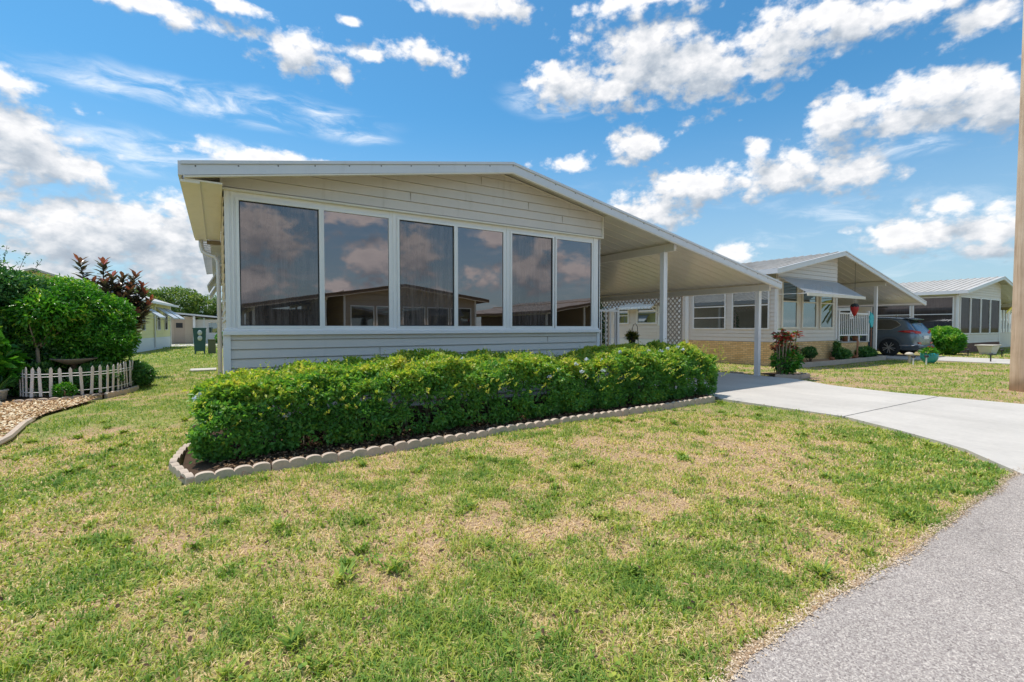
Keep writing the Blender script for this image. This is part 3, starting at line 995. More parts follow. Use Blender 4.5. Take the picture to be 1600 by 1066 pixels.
def road_dirt():
    n = 7000
    x = RNG.uniform(.5, 7.0, n); y = road_edge(x) + RNG.normal(.0, .020, n) + .01 - .05 * (vnoise(x, x * 0, .3, 4, 2) - .5)
    P = np.stack([x, y, np.full(n, .006) + RNG.random(n) * .006], 1)
    o = leaves('roadside_dirt', P, rand_dirs(n) * np.array([1, 1, .2]), np.array([0, 0, 1.0]) + rand_dirs(n) * .4, .006 + .010 * RNG.random(n), .004 + .006 * RNG.random(n), RNG.random(n), 'grit')
    tag(o, 'dry grit and sand where the lawn meets the asphalt', 'grit', kind='stuff')


M['grit'] = mat_foliage('grit_sand', [(0, (.36, .25, .17)), (.5, (.60, .46, .33)), (1, (.80, .66, .50))], 0, .9, .1)
road_dirt()
# ================================================================== HOUSE (main)
H1 = empty('mobile_home', (.1, 7.57, 0), 'cream mobile home with six large reflective front windows, behind the flowering hedge', 'house', 'mobile homes along the street')
W1 = 6.72
xl, zl, xa, za, xr, zr = -.45, 3.37, 4.3, 4.21, 12.78, 2.56
zt1 = roof(H1, xl, zl, xa, za, xr, zr, .5, 14.0, screws=True, xw0=-.02, xw1=W1 + .05, Ll=4.3)
mb = MB(); siding(mb, [(.05, .0), (W1 - .05, .0), (W1 - .05, 1.24), (.05, 1.24)], 'y', 0, -1)
siding(mb, [(.05, 0), (4.0, 0), (4.0, 3.2), (.05, 3.2)], 'x', 0, -1)
siding(mb, [(.05, 0), (14.0, 0), (14.0, 3.5), (.05, 3.5)], 'x', W1, 1)
siding(mb, [(4.0, 0), (16.0, 0), (16.0, 3.1), (4.0, 3.1)], 'x', .12, -1)
mb.build('wall', 'siding', H1)
mb = MB()
gp = [(-.02, 3.23), (W1 + .02, 3.23), (W1 + .02, zt1(W1) - .08), (xa, za - .08), (-.02, zt1(0) - .08)]
siding(mb, gp, 'y', -.07, -1, lap=.155)
mb.prism([(-.02, 3.22), (W1 + .02, 3.22), (W1 + .02, zt1(W1) - .08), (xa, za - .08), (-.02, zt1(0) - .08)], -.045, 0)
mb.build('gable', 'gable', H1)
mb = MB()
mb.box(-.04, W1 + .05, -.105, -.0, 3.195, 3.222)
mb.box(W1 + .02, W1 + .05, -.1, .0, 3.222, zt1(W1) - .08)
mb.box(-.045, -.02, -.1, 0, 3.222, zt1(0) - .08)
mb.prism([(W1 + .02, zt1(W1) - .085), (xa, za - .085), (xa, za - .11), (W1 + .02, zt1(W1) - .11)], -.105, -.085)
mb.build('gable_trim', 'trim', H1)
for (x, z) in ((2.1, 0.91), (4.3, .78), (5.4, 1.04)):
    mb = MB(); mb.box(x, x + .0025, -.017, -.004, z + .012, z + .125)
    mb.build('panel_seam', 'bark_pale', H1)
for (x, k) in ((2.6, 1), (3.9, 4), (4.9, 2), (5.7, 1)):
    mb = MB(); mb.box(x, x + .0025, -.0865, -.072, 3.23 + .155 * k + .012, 3.23 + .155 * k + .150)
    mb.build('panel_seam', 'bark_pale', H1)
# window wall: white mullion frame, sill, corner posts
mb = MB()
wins = [(.27, 1.30), (1.37, 2.35), (2.52, 3.49), (3.56, 4.48), (4.66, 5.60), (5.70, 6.61)]
wins = [(a - .1, b - .1) for a, b in wins]
mb.box(0, .14, -.03, .03, 1.33, 3.195); mb.box(W1 - .16, W1, -.03, .03, 1.33, 3.195)
mb.box(.03, .055, -.045, -.0301, 1.33, 3.195); mb.box(.085, .105, -.045, -.0301, 1.33, 3.195)
for i in (1, 3):
    a, b = wins[i][1], wins[i + 1][0]
    mb.box(a + .02, b - .02, -.03, .03, 1.33, 3.195)
    mb.box((a + b) / 2 - .018, (a + b) / 2 + .018, -.042, -.0301, 1.33, 3.195)
mb.box(0.14, W1 - .16, -.02, .03, 3.12, 3.195)
mb.build('mullion_frame', 'frame', H1)
mb = MB(); mb.box(-.04, W1 + .01, -.075, .0, 1.242, 1.30); mb.box(-.02, W1 + .0, -.05, .0, 1.3, 1.335)
mb.build('sill', 'frame', H1, bevel=.006)
mb = MB(); mb.box(-.035, .05, -.03, .06, 0, 1.242); mb.build('corner_trim', 'frame', H1)
mb = MB(); mb.box(W1 - .05, W1 + .025, -.03, .06, 0, 1.242); mb.build('corner_trim', 'frame', H1)
mb = MB(); mb.box(W1 - .03, W1 + .02, -.03, .05, 1.335, 3.19); mb.build('corner_trim', 'frame', H1)
for i, (a, b) in enumerate(wins):
    window(H1, a - .035, b + .035, 1.335, 3.125, -.005, 'y', -1, .036 if i % 2 == 0 else .036, .045 if i % 2 == 0 else .034, 'pane_screen' if i % 2 == 0 else 'pane', gasket=(i % 2 == 0))
# interior shell seen through the films
mb = MB(); mb.box(.16, W1 - .16, 4.0, 4.05, .5, 3.2); mb.box(.16, W1 - .16, .1, 4.0, .45, .5); mb.box(.16, W1 - .16, .1, 4.0, 3.2, 3.22)
mb.box(.1, .16, .1, 4.0, .5, 3.2); mb.box(W1 - .16, W1 - .1, .1, 4.0, .5, 3.2)
mb.build('interior_wall', 'beige', H1)
# left eave soffit box, bracket and downspout
mb = MB()
mb.box(-.42, -.02, -.44, 4.2, 3.165, 3.185)
mb.box(-.46, -.26, -.45, 4.22, 3.135, 3.1649)
mb.build('soffit', 'trim', H1)
mb = MB(); mb.box(-.26, -.02, 4.2, 4.26, 3.08, 3.16); mb.build('eave_bracket', 'bark_pale', H1)
mb = MB()
mb.tube([(-.36, 4.1, 3.14), (-.36, 4.1, 3.02), (-.33, 4.08, 2.9), (-.24, 4.04, 2.84), (-.12, 4.0, 2.8), (-.07, 3.98, 2.7), (-.065, 3.97, 2.5), (-.065, 3.97, .05)], .042, 10)
mb.build('downspout', 'fascia', H1, smooth=True)
for y0 in (6.0, 10.0):
    mb = MB(); mb.prism([(-.30, 2.35), (-.28, 2.33), (.1, 3.02), (.1, 3.06)], y0, y0 + 2.6)
    mb.build('awning', 'fascia', H1)
mb = MB(); mb.prism([(.1, 3.1), (-.2, 3.06), (-.2, 3.12), (3.9, 3.8), (7.2, 3.1), (6.6, 3.0)], 4.3, 16.0); mb.build('rear_roof', 'roof', H1)
# carport posts and beams
for px_, y0 in ((8.70, -.34), (12.5, -.34)):
    zc = zt1(px_) - .11
    mb = MB(); mb.box(px_ - .04, px_ + .04, y0, 13.5, zc - .17, zc + .0)
    b = mb.build('beam', 'trim', H1)
    c = MB(); c.box(px_ - .045, px_ + .045, y0 - .006, y0, zc - .13, zc - .02); c.build('beam_cap', 'frame', b)
    for yy in ((-.02,) if px_ < 9 else (-.02, 6.7)):
        mb = MB()
        h = .055
        mb.box(px_ - h, px_ + h, yy - h, yy + h, .012, zc - .17)
        mb.box(px_ - h - .006, px_ - h + .02, yy - h - .006, yy - h, .012, zc - .17); mb.box(px_ + h - .02, px_ + h + .006, yy - h - .006, yy - h, .012, zc - .17)
        p = mb.build('carport_post', 'frame', H1)
        k = MB(); k.box(px_ - .07, px_ + .07, yy - .07, yy + .07, .012, .03); k.build('base_plate', 'fascia', p)
        k = MB(); k.box(px_ - .048, px_ + .048, yy - .062, yy - .0561, zc - .17, zc - .02); k.build('bracket', 'fascia', p)

# ceiling lamp inside
L0 = empty('ceiling_lamp', (4.05, 9.0, 2.95), 'small glowing globe lamp seen through the fourth front window of the cream home', 'lamp')
m, T, out = new_mat('lamp_glow'); em = T.n('ShaderNodeEmission'); em.inputs[0].default_value = (1, .62, .38, 1); em.inputs[1].default_value = 14; T.l(em.outputs[0], out.inputs[0]); M['glow'] = m
mb = MB(); mb.lathe([(.002, -.055), (.035, -.045), (.05, -.015), (.05, .015), (.03, .045)], (0, 0, 0), 14); mb.build('globe', 'glow', L0, smooth=True)
mb = MB(); mb.tube([(0, 0, .04), (0, 0, .28)], .01, 6); mb.build('stem', 'trim', L0)

# ================================================================== generic homes
def simple_home(name, origin, rz, label, Wd, xl, zl, xa, za, xr, zr, posts, wallm='siding', skirt='skirt', skirt_h=.5, wz=(1.3, 2.9), wfront=(), depth=16, group='mobile homes along the street', side_l=(), pane='n_pane', gmat=None, lap=.15, gutter_mat='fascia', under='ceil'):
    h = empty(name, origin, label, 'house', group, rz)
    zt = roof(h, xl, zl, xa, za, xr, zr, .5, depth, xw0=-.02, xw1=Wd + .05, fmat=gutter_mat, under=under)
    mb = MB()
    siding(mb, [(0, skirt_h), (Wd, skirt_h), (Wd, 3.0), (0, 3.0)], 'y', 0, -1, lap)
    siding(mb, [(.0, skirt_h), (depth, skirt_h), (depth, 3.05), (0, 3.05)], 'x', 0, -1, lap)
    siding(mb, [(.0, skirt_h), (depth, skirt_h), (depth, 3.2), (0, 3.2)], 'x', Wd, 1, lap)
    mb.box(.02, Wd - .02, .03, .06, skirt_h, 3.0)
    mb.build('wall', wallm, h)
    g = MB()
    gp = [(0, 3.0), (Wd, 3.0), (Wd, zt(Wd) - .09), (xa, za - .09), (0, zt(0) - .09)] if xa < Wd else [(0, 3.0), (Wd, 3.0), (Wd, zt(Wd) - .09), (0, zt(0) - .09)]
    siding(g, gp, 'y', -.02, -1, lap)
    g.prism(gp, -.002, .03)
    g.build('gable', gmat or wallm, h)
    s = MB(); s.box(-.02, Wd + .02, -.03, .05, -.06, skirt_h); s.box(-.03, .04, .0501, depth, -.06, skirt_h); s.box(Wd - .04, Wd + .03, .0501, depth, -.06, skirt_h)
    s.build('skirting', skirt, h)
    c = MB(); c.box(-.03, .06, -.035, .06, skirt_h, 3.05); c.build('corner_trim', 'frame', h)
    c = MB(); c.box(Wd - .06, Wd + .03, -.035, .06, skirt_h, 3.05); c.build('corner_trim', 'frame', h)
    for (a, b) in wfront:
        window(h, a, b, wz[0], wz[1], -.016, 'y', -1, .05, .04, pane)
    for (a, b, z0, z1, bars) in side_l:
        window(h, a, b, z0, z1, -.016, 'x', -1, .05, .04, pane, bars)
    for px_ in posts:
        zc = zt(px_) - .11
        mb = MB(); mb.box(px_ - .04, px_ + .04, -.35, depth - 1, zc - .18, zc); mb.build('beam', 'trim', h)
        for yy in (0, 5, 10):
            mb = MB(); mb.box(px_ - .055, px_ + .055, yy - .055, yy + .055, .0, zc - .18)
            p = mb.build('carport_post', 'frame', h)
            k = MB(); k.box(px_ - .08, px_ + .08, yy - .08, yy + .08, 0, .03); k.build('base_plate', 'fascia', p)
    return h, zt


# ---- right neighbour with buff brick skirt
O2 = (16.66, 9.3, 0)
H2, zt2 = simple_home('mobile_home', O2, 0, 'white sided home on a buff brick base with a slatted front awning', 4.22, -.85, 3.31, 3.78, 4.27, 11.72, 2.56, (7.72,), 'siding', 'brick_y', .82,
                      side_l=((.24, 1.68, 1.27, 2.68, (2.15,)), (1.94, 3.42, 1.27, 2.68, (2.15, 1.72))), depth=15, lap=.15)
for (a, b) in ((.26, 1.30), (1.60, 2.66), (2.90, 3.92)):
    window(H2, a, b, 1.30, 3.0, -.016, 'y', -1, .06, .04, 'n_pane', (2.27,), frame_mat='trim')
mb = MB()
for k in range(14):   # slatted awning over the front windows
    t0, t1 = k / 14, (k + 1) / 14
    y0, y1 = -.05 - .95 * t0, -.05 - .95 * t1
    z0, z1 = 3.12 - .62 * t0, 3.12 - .62 * t1 + .022
    mb.add([(.02, y0, z0), (4.1, y0, z0), (4.1, y1, z1), (.02, y1, z1), (.02, y0, z0 - .03), (4.1, y0, z0 - .03), (4.1, y1, z1 - .012), (.02, y1, z1 - .012)],
           [(0, 1, 2, 3), (7, 6, 5, 4), (0, 4, 5, 1), (1, 5, 6, 2), (2, 6, 7, 3), (3, 7, 4, 0)])
aw = mb.build('awning', 'vinyl', H2)
mb = MB(); mb.box(.0, 4.12, -1.05, -1.0, 2.40, 2.50); mb.build('valance', 'trim', aw)
for ax in (.03, 4.09):
    mb = MB(); mb.bar((ax, -.05, 2.5), (ax, -1.0, 2.49), .02, .02); mb.build('arm', 'frame', aw)
# rear wing: sunlit siding, lattice-side window with small awning
mb = MB(); mb.box(-.06, .02, 3.62, 3.78, -.02, 3.0); mb.build('corner_trim', 'frame', H2)
mb = MB(); mb.box(-.05, 0, 4.0, 4.14, 0, 3.0); mb.build('corner_trim', 'frame', H2)
window(H2, 5.3, 6.5, 1.5, 2.3, -.016, 'x', -1, .06, .05, 'n_pane', (2.05,))
window(H2, 7.0, 8.0, 1.5, 2.3, -.016, 'x', -1, .06, .05, 'n_pane', (1.9,))
mb = MB(); mb.box(-.06, -.017, 4.75, 5.25, 1.42, 2.32); mb.build('shutter', 'white', H2)
mb = MB()
for (a, b) in ((5.1, 8.3),):
    n = 16
    for k in range(n):
        y0 = a + (b - a) * k / n; y1 = a + (b - a) * (k + 1) / n - .03
        mb.prism([(-.02, 2.5), (-.66, 2.2), (-.68, 2.16), (-.68, 2.23), (-.02, 2.56)], y0, y1)
mb.bar((-.03, 5.1, 1.9), (-.66, 5.1, 2.22), .03, .03); mb.bar((-.03, 8.3, 1.9), (-.66, 8.3, 2.22), .03, .03)
mb.build('side_awning', 'white', H2)
mb = MB(); mb.box(-.045, -.03, 4.15, 12, .0, .8199); mb.build('skirting_panel', 'skirt', H2)
# brick porch platform beside the front room, with its floor
mb = MB(); mb.box(4.27, 7.0, -.02, 1.6, -.05, .72); mb.build('brick_porch', 'brick_y', H2)
mb = MB(); mb.box(4.27, 7.05, -.06, 1.6, .7201, .76); mb.build('porch_floor', 'drive', H2)
mb = MB(); mb.box(4.27, 7.55, 8, 8.1, 0, 3.0); mb.build('carport_backing', 'beige', H2)
mb = MB(); mb.box(4.3, 7.5, 3.4, 3.5, .76, 1.9); mb.build('porch_wall', 'beige', H2)

# railing on the porch
R = empty('porch_railing', (20.98, 9.26, .76), 'white picket railing on the brick porch beside the grey car', 'railing')
mb = MB(); mb.bar((0, 0, 1.15), (2.62, 0, 1.15), .05, .06); mb.bar((0, 0, .27), (2.62, 0, .27), .04, .05); mb.build('rail', 'frame', R)
mb = MB()
for k in range(15):
    x = .12 + k * .165; mb.box(x - .02, x + .02, -.014, .014, .295, 1.12)
mb.build('balusters', 'frame', R)
for x in (.03, 2.6):
    mb = MB(); mb.box(x - .04, x + .04, -.04, .04, 0, 1.28); mb.build('post', 'frame', R)
for x in (.9, 1.8):
    mb = MB(); mb.box(x - .025, x + .025, -.02, .02, 0, .24); mb.build('support', 'frame', R)

# ---- third home with screened porch
O3 = (33.3, 9.0, 0)
H3, zt3 = simple_home('mobile_home', O3, 0, 'home with dark screened porch and low red brick base, behind the round shrub', 7.1, -.45, 3.27, 5.6, 4.32, 12.5, 2.9, (12.0,), 'siding', 'brick_r', .48,
                      depth=16, wz=(.98, 3.0), wfront=((.22, 1.75), (1.85, 3.45), (3.55, 5.1), (5.2, 6.9)), pane='porch_screen',
                      side_l=((.15, 1.9, 1.0, 3.0, (2.05,)), (2.0, 3.9, 1.0, 3.0, (2.05,)), (4.6, 6.4, 1.6, 2.9, (2.4,)), (6.6, 8.4, 1.6, 2.9, (2.4,))))
# corrugated side roof of the third home, facing the second home's carport
mb = MB()
n = 44
for k in range(n):
    y0 = 3.9 + k * .3
    zz = .03 * (k % 2)
    mb.add([(-.1, y0, 3.35 + zz), (-2.3, y0, 2.62 + zz - .03 * (k % 3)), (-2.3, y0 + .3, 2.62 + zz - .03 * (k % 3)), (-.1, y0 + .3, 3.35 + zz),
            (-.1, y0, 3.29), (-2.3, y0, 2.52), (-2.3, y0 + .3, 2.52), (-.1, y0 + .3, 3.29)],
           [(0, 1, 2, 3), (7, 6, 5, 4), (0, 4, 5, 1), (1, 5, 6, 2), (2, 6, 7, 3), (3, 7, 4, 0)])
mb.build('side_roof', 'roof', H3)
mb = MB(); mb.box(-2.25, -2.15, 4.0, 17, 2.3, 2.5); mb.build('side_beam', 'trim', H3)
mb = MB(); mb.box(-2.26, -2.16, 3.95, 4.07, 0, 2.3); mb.build('side_post', 'frame', H3)

# ---- homes across the street (mirrored in the windows)
for k, (x, lab) in enumerate(((12.8, 'tan gabled home across the road with dark windows, facing the cream home'), (29.3, 'tan gabled home across the road opposite the brick based home'), (-3.8, 'tan gabled home across the road, left of the one facing the cream home'))):
    h, zt = simple_home('mobile_home', (x, -9.6, 0), PI, lab, 7.4, -.6, 2.95, 4.4, 3.62, 11.8, 2.40, (8.3, 11.4), 'tan', 'tan', .9, depth=14, wz=(.95, 2.45), wfront=((.3, 1.6), (1.7, 3.0), (3.1, 4.4), (4.5, 5.8), (5.9, 7.1)), lap=.3, gutter_mat='bark', under='bark')
    mb = MB(); mb.box(7.45, 11.3, 4.2, 9, 0, 2.35); mb.build('carport_backing', 'bark', h)  # added dark block, hides bright sky behind the carport from window reflections
    if k == 0:
        a = empty('roof_antenna', (9.0, -10.4, 3.45), 'thin television antenna on the roof of the tan home across the road', 'antenna')
        mb = MB(); mb.tube([(0, 0, 0), (0, 0, .75)], .015, 6); mb.build('mast', 'fascia', a)
        mb = MB()
        for t in (-.2, -.05, .1, .25): mb.bar((t, -.18, .72), (t, .18, .72), .012, .012)
        mb.bar((-.25, 0, .72), (.3, 0, .72), .015, .015); mb.build('elements', 'fascia', a)

# ---- yellow home at the left, turned a little
HY = empty('mobile_home', (-3.95, 31.5, 0), 'pale yellow home with white skirting and grey window awnings, behind the green shrub', 'house', 'mobile homes along the street', math.radians(-7.2))
mb = MB(); siding(mb, [(0, .72), (9.2, .72), (9.2, 2.95), (0, 2.95)], 'x', 0, 1, .22); siding(mb, [(-7, .72), (0, .72), (0, 2.95), (-7, 2.95)], 'y', 0, -1, .22)
mb.prism([(-7, 2.95), (0, 2.95), (-3.5, 4.05)], 0, .1)
mb.build('wall', 'yellow', HY)
mb = MB(); mb.box(-7.02, .02, -.02, 9.2, -.05, .72); mb.build('skirting', 'skirt', HY)
mb = MB(); mb.prism([(.42, 2.85), (-3.5, 4.2), (-7.4, 2.85), (-7.4, 2.77), (-3.5, 4.1), (.42, 2.77)], -.5, 9.6); mb.build('roof', 'roof', HY)
mb = MB(); mb.box(.40, .46, -.5, 9.6, 2.74, 2.87); mb.build('gutter', 'fascia', HY)
mb = MB(); mb.box(-.06, .05, -.04, .07, 0, 2.9); mb.build('corner_trim', 'white', HY)
mb = MB(); mb.box(-.06, .05, 9.1, 9.25, 0, 2.9); mb.build('corner_trim', 'white', HY)
mb = MB(); mb.tube([(.10, 5.0, 2.75), (.06, 5.0, 2.6), (.06, 5.0, .1)], .05, 6); mb.build('downspout', 'fascia', HY)
for y0 in (2.2, 5.6, 7.5):
    window(HY, y0, y0 + .8, 1.15, 2.3, .02, 'x', 1, .05, .04, 'n_pane')
    mb = MB(); mb.prism([(.03, 2.62), (.95, 1.95), (.95, 1.88), (.03, 2.54)], y0 - .25, y0 + 1.15); mb.bar((.03, y0 - .2, 1.75), (.9, y0 - .2, 1.95), .03, .03)
    mb.build('awning', 'vinyl', HY)
# ---- beige home and its carport further back
HB = empty('mobile_home', (-3.2, 47, 0), 'beige home with a low roof and brown door beyond the yellow home', 'house', 'mobile homes along the street')
mb = MB(); mb.box(-3.0, 1.55, 0, 9, 0, 2.2); mb.build('wall', 'beige', HB)
mb = MB(); mb.box(1.551, 4.6, .8, 9, 0, 2.0); mb.build('annex_wall', 'white', HB)
mb = MB(); mb.prism([(-3.2, 2.75), (5.2, 1.95), (5.2, 2.05), (-3.2, 2.9)], -.6, 9.5); mb.build('roof', 'fascia', HB)
mb = MB(); mb.box(.2, .95, -.03, -.001, .1, 2.0); d = mb.build('door', 'tan', HB)
k = MB(); k.box(.35, .8, -.04, -.0305, 1.3, 1.7); k.build('door_window', 'gasket', d)
mb = MB(); mb.box(1.5, 1.66, -.35, -.2, 0, 2.25); mb.build('carport_post', 'white', HB)
mb = MB(); mb.box(2.6, 3.5, .74, .799, .9, 1.7); mb.build('window', 'n_pane', HB)
tag(MB().box(-5, 3.5, 41.0, 46.8, -.05, .012).build('driveway', 'drive'), 'pale concrete slab before the beige home', 'driveway', kind='structure')
tag(MB().box(-1.2, 8.5, 38.2, 39.0, -.05, .01).build('path', 'drive'), 'narrow concrete walk crossing behind the cream home', 'path', kind='structure')
HT = empty('house', (3.6, 62, 0), 'distant brown roofed house with white porch rail, seen at the cream home corner', 'house')
mb = MB(); mb.box(-3, 3, 0, 6, 0, 3.2); mb.build('wall', 'tan', HT)
mb = MB(); mb.prism([(-3.5, 3.1), (0, 4.6), (3.5, 3.1)], -.5, 6.5); mb.build('roof', 'bark', HT)
mb = MB()
for k in range(12): mb.box(-3 + k * .5, -2.9 + k * .5, -1.2, -1.1, .2, 1.4)
mb.box(-3, 2.7, -1.22, -1.08, 1.4, 1.5); mb.build('porch_rail', 'white', HT)
# beige home + far things behind the pole
HR = empty('mobile_home', (52, 13, 0), 'plain beige home half hidden behind the utility pole', 'house', 'mobile homes along the street')
mb = MB(); mb.box(0, 9, 0, 12, 0, 2.6); siding(mb, [(0, .3), (9, .3), (9, 2.6), (0, 2.6)], 'y', 0, -1, .25); mb.build('wall', 'beige', HR)
mb = MB(); mb.prism([(-.6, 2.6), (4.5, 4.0), (9.6, 2.6), (9.6, 2.5), (4.5, 3.85), (-.6, 2.5)], -.6, 12.5); mb.build('roof', 'bark_pale', HR)

# ================================================================== BEDS, EDGING
mb = MB()
bx = np.linspace(-.30, 8.0, 30)
mb.add([(x, float(kerb_y(x)) + .02, .035) for x in bx] + [(x, 7.6, .045) for x in bx], [(i, i + 1, 31 + i, 30 + i) for i in range(29)])
tag(mb.build('garden_bed', 'soil'), 'dark mulched bed under the long hedge', 'garden bed', kind='structure')


def litter(name, x0, x1, yfun0, y1, z, n, size, mat, label):
    x = x0 + RNG.random(n) * (x1 - x0)
    ya = yfun0(x); y = ya + RNG.random(n) * (y1 - ya)
    P = np.stack([x, y, z + RNG.random(n) * .02], 1)
    D = rand_dirs(n) * np.array([1, 1, .25]); N = np.array([0, 0, 1.0]) + rand_dirs(n) * .35
    o = leaves(name, P, D, N, size * (.6 + RNG.random(n)), size * (.4 + .5 * RNG.random(n)), RNG.random(n), mat)
    return tag(o, label, 'litter', kind='stuff')


litter('leaf_litter', -.02, 7.9, lambda x: kerb_y(x) + .08, 6.2, .045, 9000, .035, 'litter', 'brown fallen leaves and bark under the hedge')


def edging_proto():
    mb = MB()
    L, n, t = .60, 4, .06
    poly = [(L, -.05), (0, -.05)]
    for k in range(n):
        for j in range(9):
            a = PI - PI * j / 8
            u = L / n * (k + .5) + L / n * .5 * math.cos(a) * .985
            poly.append((u, .052 + .032 * math.sin(a)))
    mb.prism(poly, -t / 2, t / 2)
    return mb.build('edging_stone', 'edging', bevel=.008)


EP = edging_proto()
# walk the edge of the hedge bed from the far left return to the driveway
stone_px = []
path = [(-.12, 6.75), (-.30, 6.1), (-.36, 5.45), (-.22, 5.05), (.2, 4.94), (1.52, 5.09), (3.95, 5.31), (7.85, 5.47)]
def walk(path, step=.612):
    pts = []
    cur = Vector((*path[0], 0)); i = 0
    while i < len(path) - 1:
        t = Vector((*path[i + 1], 0))
        if (t - cur).length < step:
            # find the next segment point at distance step
            i += 1
            if i >= len(path) - 1: break
            a = Vector((*path[i], 0)); b = Vector((*path[i + 1], 0))
            for k in range(101):
                p = a.lerp(b, k / 100)
                if (p - cur).length >= step: break
            else:
                continue
            nxt = p
        else:
            nxt = cur + (t - cur).normalized() * step
        pts.append((cur.copy(), nxt.copy())); cur = nxt
    return pts
ends = [Vector((x, y, 0)) for x, y in ((-.14, 6.74), (-.32, 6.14), (-.385, 5.53), (-.215, 4.955))]
spans = [(ends[i], ends[i + 1]) for i in range(3)] + walk([(-.19, 4.95), (1.52, 5.09), (3.95, 5.31), (7.95, 5.475)])
ORD = ['first', 'second', 'third', 'fourth', 'fifth', 'sixth', 'seventh', 'eighth', 'ninth', 'tenth', 'eleventh', 'twelfth', 'thirteenth', 'fourteenth', 'fifteenth', 'sixteenth', 'seventeenth', 'eighteenth', 'nineteenth', 'twentieth']
for i, (a, b) in enumerate(spans):
    o = EP if i == 0 else EP.copy()
    if i: COL.objects.link(o)
    d = b - a
    o.location = (a.x, a.y, RNG.uniform(-.008, .006) - .005)
    o.rotation_euler = (RNG.uniform(-.03, .03), RNG.uniform(-.012, .012), math.atan2(d.y, d.x) + RNG.uniform(-.015, .015))
    tag(o, 'grey scalloped edging stone before the hedge, ' + ORD[max(0, i - 2)] + ' from the left corner of the row', 'edging stone', 'scalloped edging stones of the hedge bed')
    if i == 0: o['label'] = 'scalloped edging stone farthest back at the left end of the hedge, by the house corner'
    if i == 1: o['label'] = 'second scalloped edging stone on the left side return of the hedge bed'
    if i == 2: o['label'] = 'scalloped edging stone angled at the front left corner of the hedge bed'
    if i == len(spans) - 1: o['label'] = 'last scalloped edging stone of the hedge row, touching the driveway'

# small bed with the red plant beside the carport post
def stone(loc, rz, label, group):
    o = EP.copy(); COL.objects.link(o)
    o.location = loc; o.rotation_euler = (RNG.uniform(-.03, .03), 0, rz)
    return tag(o, label, 'edging stone', group)
gb = 'edging stones around the red flowered plant'
stone((12.80, 7.16, 0), -.75, 'scalloped edging stone in front of the red plant, nearest the carport post', gb)
stone((13.24, 6.74, 0), .1, 'scalloped edging stone in front of the red plant, nearest the sunlit driveway', gb)
stone((13.86, 6.85, 0), 1.3, 'scalloped edging stone on the lawn side of the red plant', gb)
mb = MB(); mb.add([(12.78, 7.2, .04), (13.24, 6.78, .04), (13.84, 6.85, .04), (13.95, 7.7, .04), (12.8, 7.8, .04)], [(0, 1, 2, 3, 4)])
tag(mb.build('garden_bed', 'soil'), 'dark soil bed of the red flowered plant', 'garden bed', kind='structure')
# low edging along the far side of the carport slab
for k in range(9):
    stone((12.86, 8.1 + .62 * k, -.03), PI / 2, 'low edging stone beside the shaded carport slab, ' + ORD[k] + ' counting back from the post', 'edging stones along the carport slab')

# gravel bed and picket garden at the left
mb = MB()
mb.add([(-2.22, 7.4, .02), (-2.20, 8.2, .02), (-2.30, 9.3, .02), (-2.28, 10.0, .02), (-2.05, 11.0, .02), (-1.95, 11.65, .02), (-6.5, 11.65, .02), (-6.5, 7.4, .02)], [tuple(range(8))])
tag(mb.build('gravel_bed', 'dirt'), 'tan wood chip bed before the picket fence', 'gravel bed', kind='structure')
n = 15000
x = -4.6 + RNG.random(n) * 2.7; y = 7.4 + RNG.random(n) * 4.3
edge = np.interp(y, [7.4, 8.2, 9.3, 10.0, 11.0, 11.7], [-2.22, -2.20, -2.30, -2.28, -2.05, -1.95])
k = x < edge - .01
x, y = x[k], y[k]; n = len(x)
o = leaves('wood_chips', np.stack([x, y, .022 + .03 * RNG.random(n)], 1), rand_dirs(n) * np.array([1, 1, .3]), np.array([0, 0, 1.0]) + rand_dirs(n) * .5, .035 + .04 * RNG.random(n), .02 + .025 * RNG.random(n), RNG.random(n), 'chips')
tag(o, 'tan wood chips spread before the picket fence', 'wood chips', kind='stuff')
mb = MB()
mb.tube([(-2.17, 7.2, .02), (-2.15, 8.0, .03), (-2.27, 9.0, .03), (-2.33, 9.6, .0)], .04, 7)
tag(mb.build('concrete_kerb', 'edging'), 'pale rough concrete edging strip between lawn and wood chips', 'kerb')
mb = MB(); mb.add([(-6, 11.66, .05), (-1.9, 11.8, .05), (-1.55, 13.2, .05), (-1.8, 15.3, .05), (-6.5, 15.5, .05)], [(0, 1, 2, 3, 4)])
tag(mb.build('garden_bed', 'soil'), 'dark planted bed behind the white picket fence', 'garden bed', kind='structure')
gl = 'edging stones below the picket fence'
fp = [(-3.05, 11.55), (-2.44, 11.62), (-1.86, 11.95), (-1.62, 12.5), (-1.50, 13.1)]
for i in range(4):
    a = Vector((*fp[i], 0)); b = Vector((*fp[i + 1], 0)); d = b - a
    stone((a.x, a.y, .0), math.atan2(d.y, d.x), ['scalloped edging stone under the left pickets', 'scalloped edging stone under the middle pickets', 'scalloped edging stone where the picket fence starts to curve', 'scalloped edging stone at the right end of the picket fence'][i], gl)
mb = MB(); mb.lathe([(.02, 0), (.12, 0), (.135, .06), (.11, .11), (.03, .14)], (0, 0, 0), 14)
r_ = mb.build('rock', 'stone', loc=(-3.22, 11.25, 0), smooth=True); r_.scale = (1, .7, 1)
tag(r_, 'round pale edging rock left of the picket fence', 'rock')

